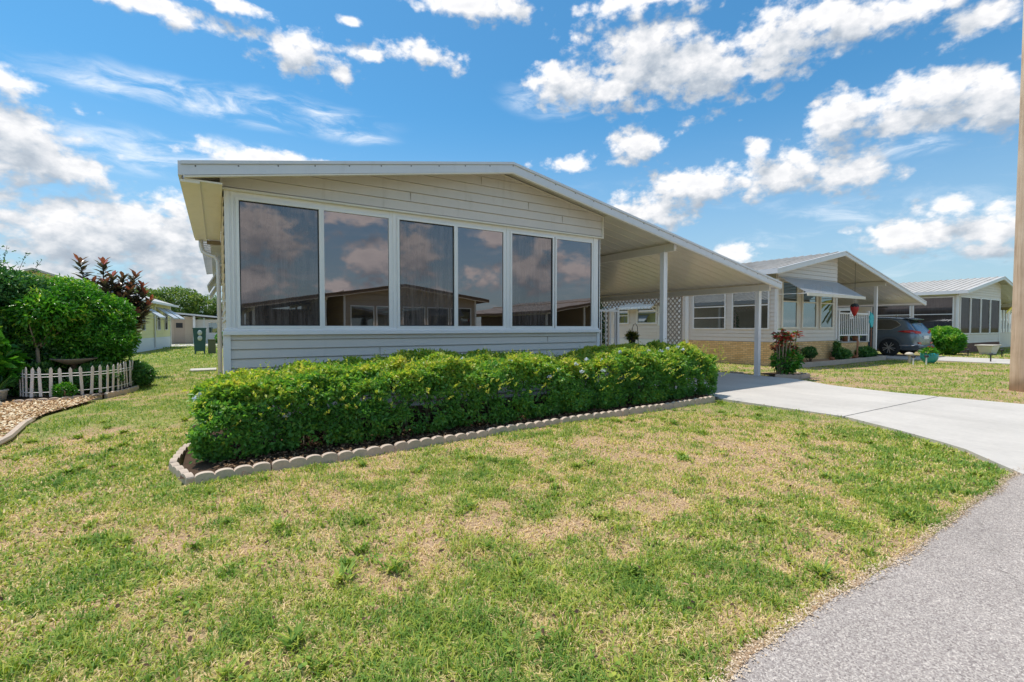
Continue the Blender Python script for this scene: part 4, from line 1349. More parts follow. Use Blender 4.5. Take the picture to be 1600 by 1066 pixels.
# picket fence: thing with pickets as parts
PF = empty('picket_fence', (-2.4, 12.0, 0), 'low weathered white picket fence around the shrub garden', 'fence')
line = [(-3.12, 12.25), (-3.02, 12.05), (-2.9, 11.9), (-2.68, 11.83), (-2.2, 11.9), (-1.9, 12.1), (-1.72, 12.45), (-1.62, 12.95), (-1.60, 13.4)]
seg = []
for i in range(len(line) - 1):
    a, b = Vector((*line[i], 0)), Vector((*line[i + 1], 0))
    seg.append((a, b, (b - a).length))
tot = sum(s_[2] for s_ in seg)
def along(t):
    d = t * tot
    for a, b, l in seg:
        if d <= l: return a.lerp(b, d / l), (b - a).normalized()
        d -= l
    return seg[-1][1], (seg[-1][1] - seg[-1][0]).normalized()
NP = 21
w = .024
mb = MB()
poly = [(-w, 0), (w, 0), (w, .50), (0, .545), (-w, .50)]
mb.prism(poly, -.007, .007)
pk = None
for i in range(NP):
    p, d = along(i / (NP - 1))
    if pk is None:
        pk = mb.build('picket', 'picket', PF, bevel=.002); o = pk
    else:
        o = pk.copy(); COL.objects.link(o); o.parent = PF
    o.location = (p.x + 2.4, p.y - 12.0, .08 + RNG.uniform(-.02, .02))
    o.rotation_euler = (RNG.uniform(-.04, .04), RNG.uniform(-.05, .05) + (-.16 if i < 2 else 0), math.atan2(d.y, d.x))
for z in (.16, .44, .49):
    mb = MB()
    mb.tube([(along(i / 30)[0].x + 2.4 - along(i / 30)[1].y * -.012, along(i / 30)[0].y - 12.0 + .012, z) for i in range(31)], .006, 5)
    mb.build('wire_rail', 'frame', PF)

# bird bath
BB = empty('bird_bath', (-2.46, 12.75, 0), 'shallow clay coloured bird bath dish on a pedestal behind the pickets', 'bird bath')
mb = MB(); mb.lathe([(.01, .0), (.10, .0), (.055, .06), (.04, .5), (.05, .60), (.09, .62)], (0, 0, 0), 16); mb.build('pedestal', 'bark', BB, smooth=True)
mb = MB(); mb.lathe([(.05, .60), (.12, .61), (.24, .66), (.36, .715), (.365, .73), (.35, .725), (.22, .68), (.01, .66)], (0, 0, 0), 28); mb.build('basin', 'copper', BB, smooth=True)
# small white garden figure (seated cherub-like cast statue) as one continuous lathe-blended body
GF = empty('garden_statue', (-2.98, 12.5, 0), 'small white cast statue sitting behind the leftmost pickets', 'statue')
mb = MB(); mb.lathe([(.01, 0), (.15, 0), (.16, .05), (.12, .09), (.13, .16), (.11, .24), (.08, .32), (.05, .36), (.065, .40), (.07, .44), (.045, .50), (.01, .52)], (0, 0, 0), 16); mb.build('body', 'stone', GF, smooth=True)
mb = MB(); mb.tube([(.09, -.02, .30), (.15, -.08, .22), (.06, -.13, .18)], .025, 8); mb.tube([(-.09, -.02, .30), (-.15, -.08, .22), (-.04, -.13, .18)], .025, 8); mb.build('arms', 'stone', GF, smooth=True)
SF = empty('garden_pot', (-3.35, 12.0, 0), 'pale stone planter with spiky leaves at the left edge of the garden', 'planter')
mb = MB(); mb.lathe([(.01, 0), (.10, 0), (.13, .2), (.15, .22), (.14, .24), (.02, .22)], (0, 0, 0), 16); mb.build('pot', 'stone', SF, smooth=True)
n = 16
leaves('leaf', np.tile([[0, 0, .2]], (n, 1)) + RNG.normal(0, .03, (n, 3)), np.stack([RNG.normal(0, .45, n), RNG.normal(0, .45, n), np.ones(n)], 1), rand_dirs(n), .42, .05, RNG.random(n), 'leaf_dark', SF)
mb = MB(); mb.tube([(-3.27, 11.05, 0), (-3.27, 11.05, .1), (-3.26, 11.05, .2), (-3.23, 11.05, .25), (-3.19, 11.05, .27), (-3.16, 11.05, .24), (-3.17, 11.05, .19), (-3.21, 11.05, .17)], .015, 8)
FH = mb.build('garden_stake', 'red', smooth=True)
tag(FH, 'red curled metal garden stake at the left picture edge', 'garden stake')

# ================================================================== SHRUBS
def shell_points(n, c, r, lump=.16, depth=.22, zmin=None, seed=1, flat=2.0):
    d = rand_dirs(n)
    # superellipsoid-ish
    q = np.abs(d) ** (2 / flat) * np.sign(d)
    q = q / (np.sum(np.abs(q) ** flat, 1, keepdims=True) ** (1 / flat)) if flat != 2.0 else d
    a = np.arctan2(d[:, 1], d[:, 0]); e = d[:, 2]
    b = vnoise(a * 2.2 + 20, e * 3.2 + 9, 1.0, seed, 3) - .5
    k = 1 + lump * 2 * b
    rad = k * (1 - np.abs(RNG.normal(0, depth, n)))
    P = np.array(c) + q * np.array(r) * rad[:, None]
    if zmin is not None:
        keep = P[:, 2] > zmin
        P = P[keep]; d = d[keep]; b = b[keep]
    return P, d, b


def branches(mb, base, tips, r=.02, seed=1, bend=.12):
    rr = random.Random(seed)
    for t in tips:
        b = Vector(base) + Vector((rr.uniform(-.06, .06), rr.uniform(-.06, .06), 0))
        t = Vector(t)
        m_ = b.lerp(t, .5) + Vector((rr.uniform(-bend, bend), rr.uniform(-bend, bend), rr.uniform(0, bend)))
        mb.tube([b, b.lerp(m_, .6), m_, t], r, 6, r * .3)


def shrub(name, label, cat, base, blobs, n, leaf, mat, group=None, seed=1, upw=.5, stems=10, stem_mat='bark', stem_r=.016, lump=.18, depth=.2, tshift=0):
    """blobs: list of (centre, radii, weight) relative to base"""
    h = empty(name, base, label, cat, group)
    PP = []; DD = []; TT = []
    tw = sum(b[2] for b in blobs)
    for i, (c, r, wt) in enumerate(blobs):
        P, d, b = shell_points(int(n * wt / tw), c, r, lump, depth, .05, seed + i * 7)
        PP.append(P); DD.append(d); TT.append(b)
    P = np.concatenate(PP); d = np.concatenate(DD); b = np.concatenate(TT)
    m_ = len(P)
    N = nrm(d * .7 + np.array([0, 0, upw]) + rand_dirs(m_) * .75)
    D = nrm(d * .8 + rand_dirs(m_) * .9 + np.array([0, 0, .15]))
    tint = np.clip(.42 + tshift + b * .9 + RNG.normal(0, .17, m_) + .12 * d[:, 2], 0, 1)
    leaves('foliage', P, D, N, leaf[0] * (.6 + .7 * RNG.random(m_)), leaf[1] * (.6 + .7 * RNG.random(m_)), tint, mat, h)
    mb = MB()
    tips = []
    rr = random.Random(seed)
    for k in range(stems):
        c, r, _ = blobs[k % len(blobs)]
        tips.append((c[0] + rr.uniform(-.7, .7) * r[0], c[1] + rr.uniform(-.7, .7) * r[1], c[2] + rr.uniform(-.2, .6) * r[2]))
    branches(mb, (0, 0, 0), tips, stem_r, seed)
    mb.build('stem', stem_mat, h)
    return h


# --- hedge: three runs of plumbago
def hz(x):
    return np.interp(x, [-.3, -.05, .35, .8, 2.5, 3.6, 4.6, 5.1, 5.5, 6.3, 6.9, 7.5, 8.2, 8.7], [.62, .72, .80, .87, .91, .92, .87, .80, .90, .96, .93, 1.0, .90, .6])


def hedge_run(x0, x1, n, label, seed, flowers, gdark=None):
    h = empty('flowering_hedge', ((x0 + x1) / 2, 6.1, 0), label, 'hedge', 'plumbago hedge before the cream home')
    ox = (x0 + x1) / 2
    # parametric cross-section: half-width varies, ends rounded
    t = RNG.random(n)
    x = x0 + (x1 - x0) * t
    H = hz(x) * (1 + .16 * (vnoise(x, x * 0, .38, seed + 21, 3) - .5))
    hw = .80 + .12 * (vnoise(x, x * 0, .9, seed + 5, 2) - .5)
    per = 2 * H * .95 + 2 * hw
    u = RNG.random(n) * (per - .35 * H)                      # up the front face, over the top, partly down the back
    A = np.where(u < H, -1.0, np.where(u < H + 2 * hw, (u - H) / hw - 1, 1.0))
    B = np.where(u < H, u / H, np.where(u < H + 2 * hw, 1.0, 1 - (u - H - 2 * hw) / H))
    E = np.clip(1 - np.minimum(x - x0, x1 - x) / .5, 0, 1)
    E = E * (.86 + .28 * vnoise(x * 2, u, .3, seed + 2, 2)).clip(0, 1)
    f = (np.abs(A) ** 5 + np.abs(B) ** 5 + E ** 5) ** (-1 / 5.0)
    lumps = vnoise(x + 5, u * 1.0 + 3, .34, seed, 3) - .5
    lump2 = vnoise(x + 9, u + 1, .10, seed + 3, 2) - .5
    inset = (.52 * lumps + .24 * lump2) - np.abs(RNG.normal(0, .11, n)) - .04
    hole = vnoise(x + 2, u + 7, .16, seed + 8, 2)
    keep = RNG.random(n) < np.clip((hole - .34) * 4.6 + (B > .9) * .5, .08, 1)
    sc = f * (1 + inset * .55)
    cy = 6.12 + .05 * x
    yy = cy + A * sc * hw
    yy = yy + np.where(A < 0, np.clip(.14 - B * H, 0, .14) * .6, 0)
    zz = B * H * np.where(B > .5, sc, 1)
    xm = np.where(x < (x0 + x1) / 2, x0 + .5 - .5 * E * f * (1 + inset * .5) - 0, x1 - .5 + .5 * E * f * (1 + inset * .5))
    xx = np.where(E > 0, xm, x) + RNG.normal(0, .03, n)
    k = keep & (zz > .03 + .09 * RNG.random(n))
    th = np.where(A <= -1, 0, 1)
    cx_ = -A; sx_ = np.where(B >= 1, 1.0, .15)
    xx, yy, zz, th, lumps, cx_, sx_ = xx[k], yy[k], zz[k], th[k], lumps[k], cx_[k], sx_[k]
    m_ = len(xx)
    P = np.stack([xx - ox, yy - 6.1, zz], 1)
    d = np.stack([(RNG.random(m_) - .5) * .4 + np.where(xx - x0 < .3, -.6, 0) + np.where(x1 - xx < .3, .6, 0), -cx_, sx_ + .1], 1)
    N = nrm(nrm(d) * .6 + np.array([0, 0, .45]) + rand_dirs(m_) * .8)
    D = nrm(d * .6 + rand_dirs(m_))
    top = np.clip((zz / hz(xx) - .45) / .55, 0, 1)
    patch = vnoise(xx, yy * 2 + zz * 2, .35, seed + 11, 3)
    tint = np.clip(.22 + .44 * top ** 1.4 + .2 * lumps + (patch - .5) * .5 + RNG.normal(0, .15, m_), 0, 1)  # paler tops: partly young leaves, partly sunlight put into the tint
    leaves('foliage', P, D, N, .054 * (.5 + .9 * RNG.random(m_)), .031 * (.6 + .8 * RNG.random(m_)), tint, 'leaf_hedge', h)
    # loose shoots
    ns = int((x1 - x0) * 46)
    SP = []; SD = []; ST = []
    mb = MB()
    for i in range(ns):
        sx = random.uniform(x0 + .15, x1 - .15); sy = 6.12 + random.uniform(-.62, .6); z0 = float(hz(sx)) * random.uniform(.85, .96)
        if random.random() < .25: sy = 5.4; z0 *= random.uniform(.5, .9)
        ln = random.uniform(.06, .20); dr = Vector((random.uniform(-.5, .5), random.uniform(-.5, .3), 1)).normalized()
        if sy == 5.4: dr = Vector((random.uniform(-.5, .5), -1, .6)).normalized()
        a = Vector((sx - ox, sy - 6.1, z0)); b = a + dr * ln
        for q in range(9):
            SP.append(a.lerp(b, q / 8)); SD.append((random.uniform(-1, 1), random.uniform(-1, 1), .5)); ST.append(random.uniform(.6, 1))
    # inner woody stems
    for i in range(int((x1 - x0) * 14)):
        mb = MB()
        sx = random.uniform(x0 + .15, x1 - .15) - ox; sy = random.uniform(-.50, .3) + .05 * (sx + ox)
        mb.tube([(sx, sy, .03), (sx + random.uniform(-.1, .1), sy + random.uniform(-.15, .1), .3), (sx + random.uniform(-.25, .25), sy + random.uniform(-.25, .2), .62)], .011, 5, .004)
        mb.build('stem', 'bark_pale', h)
    SP = np.array(SP); m2 = len(SP)
    leaves('shoot_leaves', SP, np.array(SD), rand_dirs(m2), .032, .016, np.array(ST), 'leaf_hedge', h)
    for (fx, fy, fz) in flowers:
        q = 26
        c = np.array([fx - ox, fy - 6.1, fz])
        dd = rand_dirs(q); dd[:, 2] = np.abs(dd[:, 2]); dd[:, 1] -= .3
        leaves('flower_cluster', c + dd * .026, rand_dirs(q), dd, .026, .022, RNG.random(q), 'petal', h)
    return h


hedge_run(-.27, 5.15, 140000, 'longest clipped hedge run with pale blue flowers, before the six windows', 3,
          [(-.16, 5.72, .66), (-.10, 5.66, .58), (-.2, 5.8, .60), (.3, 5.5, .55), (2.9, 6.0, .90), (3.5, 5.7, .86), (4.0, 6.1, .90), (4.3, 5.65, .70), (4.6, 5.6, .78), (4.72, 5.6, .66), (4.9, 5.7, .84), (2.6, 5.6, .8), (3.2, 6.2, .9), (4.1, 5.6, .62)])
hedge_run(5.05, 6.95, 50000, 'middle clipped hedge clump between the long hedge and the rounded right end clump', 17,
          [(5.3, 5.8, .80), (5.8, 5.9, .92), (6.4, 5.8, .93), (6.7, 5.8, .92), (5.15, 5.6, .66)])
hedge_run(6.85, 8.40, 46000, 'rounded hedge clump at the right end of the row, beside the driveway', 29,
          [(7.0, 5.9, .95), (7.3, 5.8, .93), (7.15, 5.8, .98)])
shrub('dark_shrub', 'dark blue green shrub poking up behind the right end of the hedge', 'shrub', (7.72, 7.05, 0), [((0, 0, .62), (.34, .25, .30), 1)], 4000, (.07, .035), 'leaf_dark', seed=5, stems=6)

# --- left garden
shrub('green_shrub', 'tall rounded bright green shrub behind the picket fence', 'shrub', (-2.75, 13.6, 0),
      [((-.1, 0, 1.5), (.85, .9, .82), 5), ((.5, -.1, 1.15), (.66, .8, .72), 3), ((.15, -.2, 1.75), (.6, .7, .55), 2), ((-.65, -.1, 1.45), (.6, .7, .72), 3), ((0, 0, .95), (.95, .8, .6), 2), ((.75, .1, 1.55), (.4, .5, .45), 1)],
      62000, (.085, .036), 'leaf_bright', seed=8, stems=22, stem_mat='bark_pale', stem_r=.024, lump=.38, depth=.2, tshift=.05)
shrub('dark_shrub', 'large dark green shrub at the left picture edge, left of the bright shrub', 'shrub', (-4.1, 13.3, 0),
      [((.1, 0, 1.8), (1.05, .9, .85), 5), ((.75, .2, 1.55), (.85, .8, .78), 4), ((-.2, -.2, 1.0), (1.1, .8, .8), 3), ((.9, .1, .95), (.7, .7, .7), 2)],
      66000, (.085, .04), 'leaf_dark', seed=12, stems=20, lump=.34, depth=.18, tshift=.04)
shrub('broadleaf_plant', 'broad leaved green plant low at the left picture edge', 'plant', (-3.75, 12.25, 0),
      [((0, 0, .95), (.42, .4, .45), 1), ((.3, .1, .6), (.3, .3, .3), .6)], 1700, (.20, .13), 'leaf_bright', seed=14, stems=10, tshift=-.05)
shrub('low_shrub', 'low dark green shrub at the right end of the picket fence', 'shrub', (-1.45, 14.2, 0),
      [((-.12, -.2, .24), (.26, .5, .26), 1), ((-.2, -.7, .3), (.2, .35, .28), .6)], 6000, (.08, .035), 'leaf_dark', seed=15, stems=8, tshift=.06)
shrub('low_plant', 'small white speckled plant in front of the middle pickets', 'plant', (-2.42, 11.78, 0.05),
      [((0, 0, .13), (.16, .1, .13), 1)], 900, (.045, .02), 'leaf_bright', seed=16, stems=5)
shrub('under_plant', 'dark undergrowth plant between bird bath and pickets', 'plant', (-2.1, 12.6, 0),
      [((0, 0, .3), (.4, .35, .3), 1), ((-.9, .1, .3), (.45, .4, .32), 1)], 9000, (.08, .035), 'leaf_dark', seed=18, stems=8)
# tall thin twigs rising above the dark shrub
TW = empty('wispy_shrub', (-4.0, 13.9, 0), 'thin wispy shoots rising above the dark shrub at the left', 'shrub')
mb = MB(); LP = []
for (tx, ty, tz) in ((-.25, 0, 3.35), (.12, 0, 3.35), (.30, .1, 3.05), (-.1, .2, 3.0), (.6, .1, 2.95), (-.5, 0, 3.2), (.8, .2, 2.8)):
    pts = [Vector((0, 0, 1.0)), Vector((tx * .5, ty * .5, 2.0)), Vector((tx, ty, tz))]
    mb.tube(pts, .012, 5, .003)
    for q in range(46):
        LP.append(pts[1].lerp(pts[2], random.uniform(.2, 1)) + Vector((random.gauss(0, .04), random.gauss(0, .04), 0)))
mb.build('stem', 'bark', TW)
LP = np.array(LP)
leaves('foliage', LP, rand_dirs(len(LP)) + np.array([0, 0, .4]), rand_dirs(len(LP)), .055, .026, RNG.random(len(LP)) * .6, 'leaf_dark', TW)
mb = MB(); LPs = []
TK = empty('small_tree', (-3.0, 12.75, 0), 'slender forked garden tree with pale trunk behind the pickets', 'tree')
mb.tube([(0, 0, 0), (.02, 0, .6), (.0, .02, 1.0)], .034, 9, .028)
for (a, b, c) in ((-.3, .1, 1.7), (.35, .1, 1.6), (.1, .3, 1.8), (-.1, -.15, 1.6), (.6, .2, 1.4)):
    mb.tube([(0, .02, .92), (a * .5, b * .5, 1.25), (a, b, c)], .018, 7, .007)
mb.build('trunk', 'bark_pale', TK, smooth=True)
P, d, b = shell_points(2600, (.15, .1, 1.62), (.6, .45, .35), .2, .3, .9, 33)
leaves('crown', P, d + rand_dirs(len(P)), rand_dirs(len(P)) + np.array([0, 0, .8]), .10, .045, np.clip(.55 + b + RNG.normal(0, .2, len(P)), 0, 1), 'leaf_bright', TK)

# burgundy rubber plant: upright stems ringed by large oval leaves
RP = empty('rubber_plant', (-2.6, 16.6, 0), 'burgundy leaved rubber plant rising behind the bright green shrub', 'shrub')
mb = MB(); LPp = []; LD = []; LN = []; LT = []; LL = []
stems_ = [(-.75, 0, 3.55), (.02, .1, 3.55), (.4, -.2, 3.1), (.72, .1, 3.12), (1.2, 0, 3.2), (.55, 0, 2.75), (1.05, -.2, 2.7), (1.5, 0, 2.62), (.2, -.3, 2.9), (1.25, .3, 2.3), (.9, 0, 2.3), (1.62, -.1, 2.2), (1.35, -.3, 1.95), (.7, -.3, 2.45), (-.3, -.1, 2.9), (1.5, .2, 2.0), (1.15, -.2, 2.0), (.95, .2, 2.9), (1.4, .1, 2.85), (1.7, .1, 2.4)]
for (sx, sy, sz) in stems_:
    sz *= .87; sx *= .6
    a = Vector((sx * .12, sy * .3, .1)); b = Vector((sx * .5, sy, sz * .58)); c = Vector((sx, sy, sz))
    mb.tube([a, b, c], .03, 6, .012)
    for q in range(56):
        t = 1 - (q / 56) * 1.0
        p = b.lerp(c, t) if t > 0 else b.lerp(a, -t)
        an = q * 2.4 + sx * 5
        up_ = .75 + 1.1 * max(0, (t - .72)) / .28 + random.uniform(-.45, .25)
        LPp.append(p); LD.append((math.cos(an), math.sin(an), up_ - .25)); LN.append((-math.cos(an) * up_ * .6, -math.sin(an) * up_ * .6, 1)); LL.append(.25 * (1.15 - .35 * t))
        LT.append(min(1, max(0, .1 + .30 * random.random() + (.65 if t > .93 else (.25 if random.random() < .15 else 0)))))
mb.build('stem', 'bark', RP)
leaves('foliage', np.array(LPp), np.array(LD, float), np.array(LN, float), np.array(LL) * 1.2, np.array(LL) * .46, np.array(LT), 'leaf_burg', RP, droop=.12, oval=True)

# --- distant tree, round bush, backdrop trees
def tree(name, label, base, blobs, trunk_h, n, leaf, mat='leaf_tree', seed=1, tr=.16, group=None):
    h = empty(name, base, label, 'tree', group)
    PP = []; dd = []; bb = []
    tw = sum(b[2] for b in blobs)
    for i, (c, r, wt) in enumerate(blobs):
        P, d, b = shell_points(int(n * wt / tw), c, r, .3, .25, .3, seed + i)
        PP.append(P); dd.append(d); bb.append(b)
    P = np.concatenate(PP); d = np.concatenate(dd); b = np.concatenate(bb); m_ = len(P)
    leaves('crown', P, d + rand_dirs(m_), nrm(d * .6 + rand_dirs(m_) * .8 + np.array([0, 0, .5])), leaf * (.6 + .8 * RNG.random(m_)), leaf * .55, np.clip(.45 + b * 1.1 + RNG.normal(0, .18, m_), 0, 1), mat, h)
    mb = MB()
    mb.tube([(0, 0, -.1), (.05, 0, trunk_h * .6), (0, .05, trunk_h)], tr, 8, tr * .6)
    for c, r, _ in blobs:
        mb.tube([(0, .03, trunk_h * .85), tuple(Vector((0, 0, trunk_h)).lerp(Vector(c), .5) + Vector((.1, 0, .1))), c], tr * .45, 6, tr * .1)
    mb.build('trunk', 'bark', h)
    return h


tree('shade_tree', 'wide sunlit tree rising behind the beige home', (-4.4, 66, 0), [((-2.6, 0, 4.1), (2.6, 2.2, 1.5), 3), ((.6, 0, 4.3), (2.6, 2.2, 1.5), 3), ((3.3, 0, 3.4), (2.0, 2, 1.6), 2), ((4.6, 0, 2.4), (1.6, 1.8, 1.6), 2)], 2.4, 15000, .26, seed=40, tr=.28)
shrub('round_bush', 'low rounded clipped bush by the path beyond the cream home', 'shrub', (.85, 38.0, 0), [((0, 0, .55), (1.0, .8, .55), 1)], 6500, (.13, .07), 'leaf_bright', seed=41, stems=6, lump=.05)
shrub('round_bush', 'farther low bush beside the distant white porch rail', 'shrub', (2.6, 52.0, 0), [((0, 0, .8), (1.4, 1.0, .8), 1)], 5000, (.18, .09), 'leaf_dark', seed=42, stems=6, lump=.1)
for i, (bx_, by_, hh_, lab) in enumerate(((-16, 75, 5.2, 'distant tree far left beyond the yellow home'), (31, 62, 4.2, 'distant tree beyond the carports'), (60, 40, 4.4, 'distant tree beyond the screened porch home'), (-28, 60, 6, 'farthest left tree on the horizon'))):
    tree('background_tree', lab, (bx_, by_, 0), [((-1.5, 0, hh_ * .62), (2.6, 2.2, hh_ * .36), 1), ((1.6, .4, hh_ * .56), (2.5, 2.2, hh_ * .32), 1)], hh_ * .4, 7000, .34, 'leaf_tree', 50 + i, .25, 'trees on the horizon')

# --- plants on the right
RF = empty('red_flowered_plant', (13.2, 7.25, .04), 'red and pink leaved plant with bare grey stems beside the carport post', 'plant')
mb = MB(); tips = []
for k in range(19):
    a = random.uniform(0, 2 * PI); r = random.uniform(.05, .42); zt_ = random.uniform(.55, 1.15) if k > 4 else random.uniform(1.0, 1.22)
    b = (math.cos(a) * r * .45, math.sin(a) * r * .45, 0); t = (math.cos(a) * r * 1.05, math.sin(a) * r * 1.05, zt_)
    mb.tube([b, (t[0] * .8, t[1] * .8, zt_ * .55), t], .02, 6, .013); tips.append(t)
mb.build('stem', 'bark_pale', RF)
A = []; B_ = []; 
for t in tips:
    for q in range(34):
        an = random.uniform(0, 2 * PI)
        A.append((t[0] + random.gauss(0, .03), t[1] + random.gauss(0, .03), t[2] + random.uniform(-.1, .06), math.cos(an), math.sin(an), random.uniform(-.3, .6)))
A = np.array(A)
sel = RNG.random(len(A)) < .55
for nm_, mat_, kk in (('bracts', 'leaf_red', sel), ('foliage', 'leaf_dark', ~sel)):
    q = A[kk]
    leaves(nm_, q[:, :3], q[:, 3:], np.array([0, 0, 1.0]) + rand_dirs(len(q)) * .6, .13 * (.7 + .5 * RNG.random(len(q))), .06, RNG.random(len(q)), mat_, RF)
P, d, b = shell_points(700, (.15, -.1, .38), (.42, .35, .32), .2, .3, .03, 61)
leaves('low_foliage', P, d + rand_dirs(len(P)), rand_dirs(len(P)) + np.array([0, 0, 1]), .12, .055, RNG.random(len(P)) * .8, 'leaf_bright', RF)

# bed in front of the brick base
mb = MB(); mb.add([(16.75, 8.62, .10), (19.7, 8.68, .10), (24.2, 8.88, .10), (24.2, 9.26, .12), (16.75, 9.26, .12)], [(0, 1, 2, 3, 4)])
tag(mb.build('garden_bed', 'dirt'), 'reddish soil bed along the buff brick base', 'garden bed', kind='structure')
mb = MB(); mb.prism([(16.6, 8.55), (19.7, 8.60), (24.25, 8.82), (24.25, 8.90), (19.7, 8.69), (16.72, 8.64)], -.04, .13, 'z')
tag(mb.build('bed_kerb', 'edging', bevel=.01), 'low grey concrete kerb of the bed at the buff brick base', 'kerb')
shrub('flowering_bush', 'small round bush with white blooms before the brick base, left of the three', 'shrub', (18.2, 8.95, .1), [((0, 0, .34), (.32, .2, .19), 1)], 1300, (.075, .035), 'leaf_dark', 'small plants in the brick base bed', 70, stems=5)
o = bpy.data.objects[-1] if False else None
P, d, b = shell_points(60, (18.2, 8.92, .50), (.34, .22, .22), .1, .05, .1, 71)
fl = leaves('blossoms', P - np.array([18.2, 8.95, .1]), d, d, .06, .05, RNG.random(len(P)), 'petal_w', [x for x in bpy.data.objects if x.name.startswith('flowering_bush')][0])
shrub('leafy_plant', 'green leafy plant in the middle of the brick base bed', 'plant', (20.75, 9.0, .1), [((0, 0, .2), (.45, .2, .15), 1), ((-.42, 0, .38), (.09, .08, .32), .3)], 1500, (.13, .05), 'leaf_dark', 'small plants in the brick base bed', 72, stems=5, tshift=.1)
shrub('leafy_plant', 'green leafy plant in the brick base bed nearest the grey car', 'plant', (22.9, 9.08, .1), [((0, 0, .2), (.5, .2, .18), 1), ((.5, 0, .14), (.3, .15, .12), .4)], 1700, (.14, .05), 'leaf_dark', 'small plants in the brick base bed', 73, stems=5, tshift=.12)
mb = MB(); mb.box(22.0, 22.05, 8.98, 9.02, .1, .85); mb.box(21.96, 22.09, 8.97, 8.979, .6, .8)
tag(mb.build('garden_stake', 'clay'), 'thin brown stake standing in the brick base bed', 'stake')
for (x, s_) in ((17.55, 1), (19.75, .8), (21.6, 1)):
    mb = MB(); mb.lathe([(.01, 0), (.09, 0), (.11, .12), (.12, .14), (.10, .13), (.02, .11)], (0, 0, 0), 12)
    o = mb.build('clay_pot', 'clay', loc=(x, 8.9, .1), smooth=True); o.scale = (s_, s_, s_)
    tag(o, {17.55: 'small clay pot left of the white blooming bush', 19.75: 'small clay pot left of the middle leafy plant', 21.6: 'small clay pot beside the brown stake'}[x], 'pot', 'clay pots in the brick base bed')

# hanging strawberry, turquoise ornament, porch pots
ST = empty('hanging_ornament', (21.6, 8.95, 0.15), 'red and black strawberry shaped ornament hanging under the carport edge', 'ornament')
mb = MB(); mb.lathe([(.005, 1.62), (.07, 1.72), (.14, 1.90), (.15, 2.02), (.10, 2.10), (.01, 2.12)], (0, 0, 0), 16); mb.build('berry', 'red', ST, smooth=True)
mb = MB(); mb.lathe([(.158, 2.00), (.155, 2.06), (.10, 2.13), (.01, 2.16)], (0, 0, 0), 8); mb.build('cap', 'black', ST)
mb = MB(); mb.tube([(0, 0, 2.15), (0, 0, 3.75)], .006, 5); mb.build('cord', 'black', ST)
TO = empty('turquoise_ornament', (23.75, 9.2, .76), 'turquoise leaf shaped ornament at the railing end, in front of the car', 'ornament')
poly = [(0, -.34), (.12, -.26), (.18, -.12), (.15, -.05), (.22, .05), (.16, .12), (.18, .22), (.08, .22), (.04, .30), (-.04, .26), (-.10, .36), (-.12, .22), (-.20, .16), (-.16, .02), (-.2, -.1), (-.12, -.16)]
mb = MB(); mb.prism([(u, w + .9) for u, w in poly], -.02, .02); mb.build('leaf', 'turq_flat', TO, bevel=.01)
mb = MB(); mb.tube([(0, 0, -.75), (0, 0, .9)], .014, 6); mb.build('stake', 'clay', TO)
for (x, mat_, lab) in ((21.5, 'white', 'white pot on the brick porch, leftmost behind the railing'), (22.3, 'clay', 'clay pot on the brick porch behind the railing middle'), (23.2, 'clay', 'clay pot on the brick porch nearest the turquoise ornament')):
    t = empty('flower_pot', (x, 9.55, .76), lab, 'flower pot', 'pots on the brick porch')
    mb = MB(); mb.lathe([(.01, 0), (.10, 0), (.14, .2), (.15, .22), (.02, .2)], (0, 0, 0), 14); mb.build('pot', mat_, t, smooth=True)
    P, d, b = shell_points(160, (0, 0, .32), (.2, .2, .18), .2, .3, .2, int(x * 3))
    leaves('foliage', P, d + rand_dirs(len(P)) * .6, rand_dirs(len(P)), .12, .05, RNG.random(len(P)), 'leaf_dark', t)

# shrub by the grey car, turquoise pot and lawn ornaments
shrub('green_shrub', 'rounded bright green shrub between the grey car and the screened porch', 'shrub', (31.2, 9.0, 0), [((0, 0, .68), (1.05, .85, .66), 3), ((.3, 0, .5), (.9, .8, .5), 1)], 15000, (.13, .06), 'leaf_bright', None, 80, stems=14, lump=.12, tshift=.15)
TP = empty('planter', (23.0, 7.0, 0), 'round turquoise glazed planter with swirled ribs and green plants on the lawn', 'planter')
TP.scale = (.72, .72, .85)
mb = MB()
prof = [(.20, 0), (.27, .06), (.35, .18), (.375, .30), (.36, .40), (.33, .44), (.31, .42), (.29, .38)]
nn = 40
vs = []; fs = []
for i, (r, h_) in enumerate(prof):
    for k in range(nn):
        t = 2 * PI * k / nn
        rr_ = r * (1 + .035 * math.sin(14 * t + h_ * 16)) if .03 < h_ and i < 6 else r
        vs.append((rr_ * math.cos(t), rr_ * math.sin(t), h_))
for i in range(len(prof) - 1):
    for k in range(nn): fs.append((i * nn + k, i * nn + (k + 1) % nn, (i + 1) * nn + (k + 1) % nn, (i + 1) * nn + k))
fs.append(tuple(range(nn - 1, -1, -1)))
mb.add(vs, fs); mb.build('bowl', 'turq', TP, smooth=True)
mb = MB(); mb.lathe([(.01, .37), (.29, .38)], (0, 0, 0), 20, cap=False); mb.build('soil', 'soil', TP)
P, d, b = shell_points(420, (0, 0, .48), (.4, .36, .16), .2, .3, .3, 81)
leaves('foliage', P, d + rand_dirs(len(P)) * .6, rand_dirs(len(P)) + np.array([0, 0, 1]), .13, .055, RNG.random(len(P)), 'leaf_bright', TP)
P, d, b = shell_points(60, (.18, 0, .66), (.13, .1, .06), .2, .3, .3, 82)
leaves('flower', P, d, rand_dirs(len(P)), .08, .06, RNG.random(len(P)), 'leaf_red', TP)
